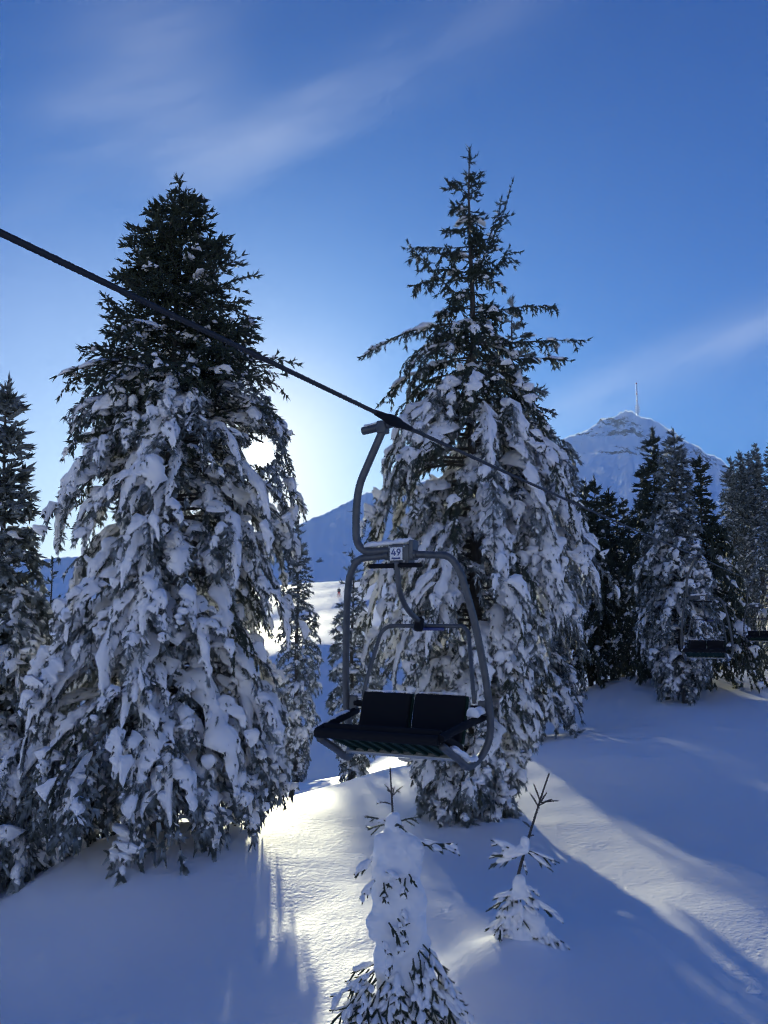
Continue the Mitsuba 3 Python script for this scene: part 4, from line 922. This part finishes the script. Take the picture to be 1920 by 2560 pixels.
# ------------------------------------------------------------------ transmitter mast on the summit
def build_mast():
    key = thing('transmitter_mast', 'tall white iced antenna mast on the pointed mountain summit', 'antenna mast')
    c = np.array([752.0, 2489.0, 600.0])
    def ring(z0, z1, r0, r1, m, name, sides=10):
        put(name, trimesh.Trimesh(*tube(np.array([c + [0, 0, z0], c + [0, 0, (z0 + z1) / 2], c + [0, 0, z1]]), [r0, (r0 + r1) / 2, r1], sides), process=False), m, key, smooth=40)
    ring(-6, 30, 3.6, 3.0, 'm_white', 'tower_base')
    for z, r in [(12, 8.0), (19, 8.5), (26, 7.5), (32, 6.0)]:
        ring(z, z + 2.2, r, r, 'm_white', 'platform', 12)
    a = Acc()
    for k in range(4):  # lattice legs and braces
        g = k * PI / 2 + 0.4
        e0, e1 = np.array([math.cos(g) * 2.6, math.sin(g) * 2.6, 30]), np.array([math.cos(g) * 1.5, math.sin(g) * 1.5, 92])
        a.add(*tube(np.array([c + e0, c + (e0 + e1) / 2, c + e1]), 1.0, 6))
        g2 = (k + 1) * PI / 2 + 0.4
        for j in range(12):
            u0, u1 = j / 12, (j + 1) / 12
            q0 = e0 * (1 - u0) + e1 * u0
            f0, f1 = np.array([math.cos(g2) * 2.6, math.sin(g2) * 2.6, 30]), np.array([math.cos(g2) * 1.5, math.sin(g2) * 1.5, 92])
            q1 = f0 * (1 - u1) + f1 * u1
            a.add(*tube(np.array([c + q0, c + (q0 + q1) / 2, c + q1]), 0.7, 5))
    put('lattice', a.mesh(), 'm_white', key)
    for z, m in [(44, 'm_red'), (58, 'm_white'), (66, 'm_red'), (80, 'm_white')]:
        ring(z, z + 5, 2.6, 2.4, m, 'antenna_panel', 8)
    ring(90, 104, 2.0, 1.8, 'm_white', 'antenna_top')
    ring(98, 101.5, 2.2, 2.2, 'm_red', 'antenna_band')


build_mast()

# ------------------------------------------------------------------ a skier far away on the piste
def build_skier():
    key = thing('person', 'tiny distant skier in dark jacket and red trousers on the piste crest', 'person')
    x, y = -8.35, 160.0
    z = float(ground_z(x, y)[0])
    sp = manifold3d.Manifold.sphere
    def hull(a, ra, b, rb):
        return manifold3d.Manifold.batch_hull([sp(ra, 12).translate(list(a)), sp(rb, 12).translate(list(b))])
    def body(parts, edge):
        m = manifold3d.Manifold.batch_boolean(parts, manifold3d.OpType.Add).refine_to_length(edge).to_mesh()
        t = trimesh.Trimesh(np.array(m.vert_properties[:, :3], float), np.array(m.tri_verts))
        trimesh.smoothing.filter_taubin(t, 0.5, 0.51, 8)
        t.apply_translation([x, y, z])
        return t
    legs = []
    for s in (-1, 1):
        legs += [hull((s * 0.1, 0, 0.95), 0.11, (s * 0.16, -0.12, 0.52), 0.085), hull((s * 0.16, -0.12, 0.52), 0.085, (s * 0.19, 0.02, 0.1), 0.07)]
    put('trousers', body(legs + [hull((-0.1, 0, 0.98), 0.12, (0.1, 0, 0.98), 0.12)], 0.05), 'm_red', key, smooth=True)
    tor = [hull((-0.12, 0, 1.02), 0.12, (0.12, 0, 1.02), 0.12), hull((0, 0, 1.05), 0.15, (0, -0.1, 1.42), 0.17), hull((-0.17, -0.1, 1.46), 0.09, (0.17, -0.1, 1.46), 0.09)]
    for s in (-1, 1):
        tor += [hull((s * 0.2, -0.1, 1.45), 0.075, (s * 0.3, -0.2, 1.18), 0.055), hull((s * 0.3, -0.2, 1.18), 0.055, (s * 0.27, -0.42, 1.08), 0.045)]
    put('jacket', body(tor, 0.05), 'm_jacket', key, smooth=True)
    put('head', body([hull((0, -0.12, 1.54), 0.06, (0, -0.13, 1.6), 0.06), hull((0, -0.14, 1.66), 0.1, (0, -0.15, 1.73), 0.095)], 0.03), 'm_skin', key, smooth=True)
    put('hat', body([hull((0, -0.13, 1.73), 0.107, (0, -0.13, 1.77), 0.09)], 0.03), 'm_jacket', key, smooth=True)
    for s in (-1, 1):
        put('ski', trimesh.creation.box([0.1, 1.7, 0.03], transform=trimesh.transformations.translation_matrix([x + s * 0.19, y - 0.1, z + 0.03])), 'm_jacket', key)
        put('ski_pole', trimesh.Trimesh(*tube(np.array([[x + s * 0.27, y - 0.42, z + 1.1], [x + s * 0.36, y - 0.2, z + 0.5], [x + s * 0.42, y, z + 0.02]]), 0.014, 5), process=False), 'm_jacket', key)


build_skier()

# ------------------------------------------------------------------ clumps of snow that fell from the boughs
def build_clumps():
    rng = np.random.default_rng(77)
    for x, y, r, lab in [(4.72, 11.6, 0.05, 'small lump of fallen snow lying in the sunlit streak at lower right')]:
        z = float(ground_z(x, y)[0])
        ells = [((x + rng.normal(0, r * 0.7), y + rng.normal(0, r * 0.6), z - r * 0.1), (r * rng.uniform(0.6, 1), r * rng.uniform(0.6, 1), r * rng.uniform(0.5, 0.8))) for _ in range(5)]
        put('snow_clump', snow_mass(ells, 9, edge=max(0.014, r / 7), amp=0.012), 'm_tree_snow', smooth=True, label=lab, cat='snow clump')


build_clumps()

# ------------------------------------------------------------------ the air
scene['air'] = {'type': 'homogeneous', 'albedo': {'type': 'rgb', 'value': [0.95, 0.96, 0.97]}, 'sigma_t': {'type': 'rgb', 'value': [3.0e-5, 4.2e-5, 7.0e-5]}, 'phase': {'type': 'hg', 'g': 0.4}}
scene['haze'] = {'type': 'cube', 'to_world': T().translate([0, 0, 325]).scale([3150, 3150, 385]), 'bsdf': {'type': 'null'}, 'interior': {'type': 'ref', 'id': 'air'}}
scene['camera']['medium'] = {'type': 'ref', 'id': 'air'}
labels['haze'] = {'label': 'thin blue winter haze in front of the far mountains', 'kind': 'stuff'}
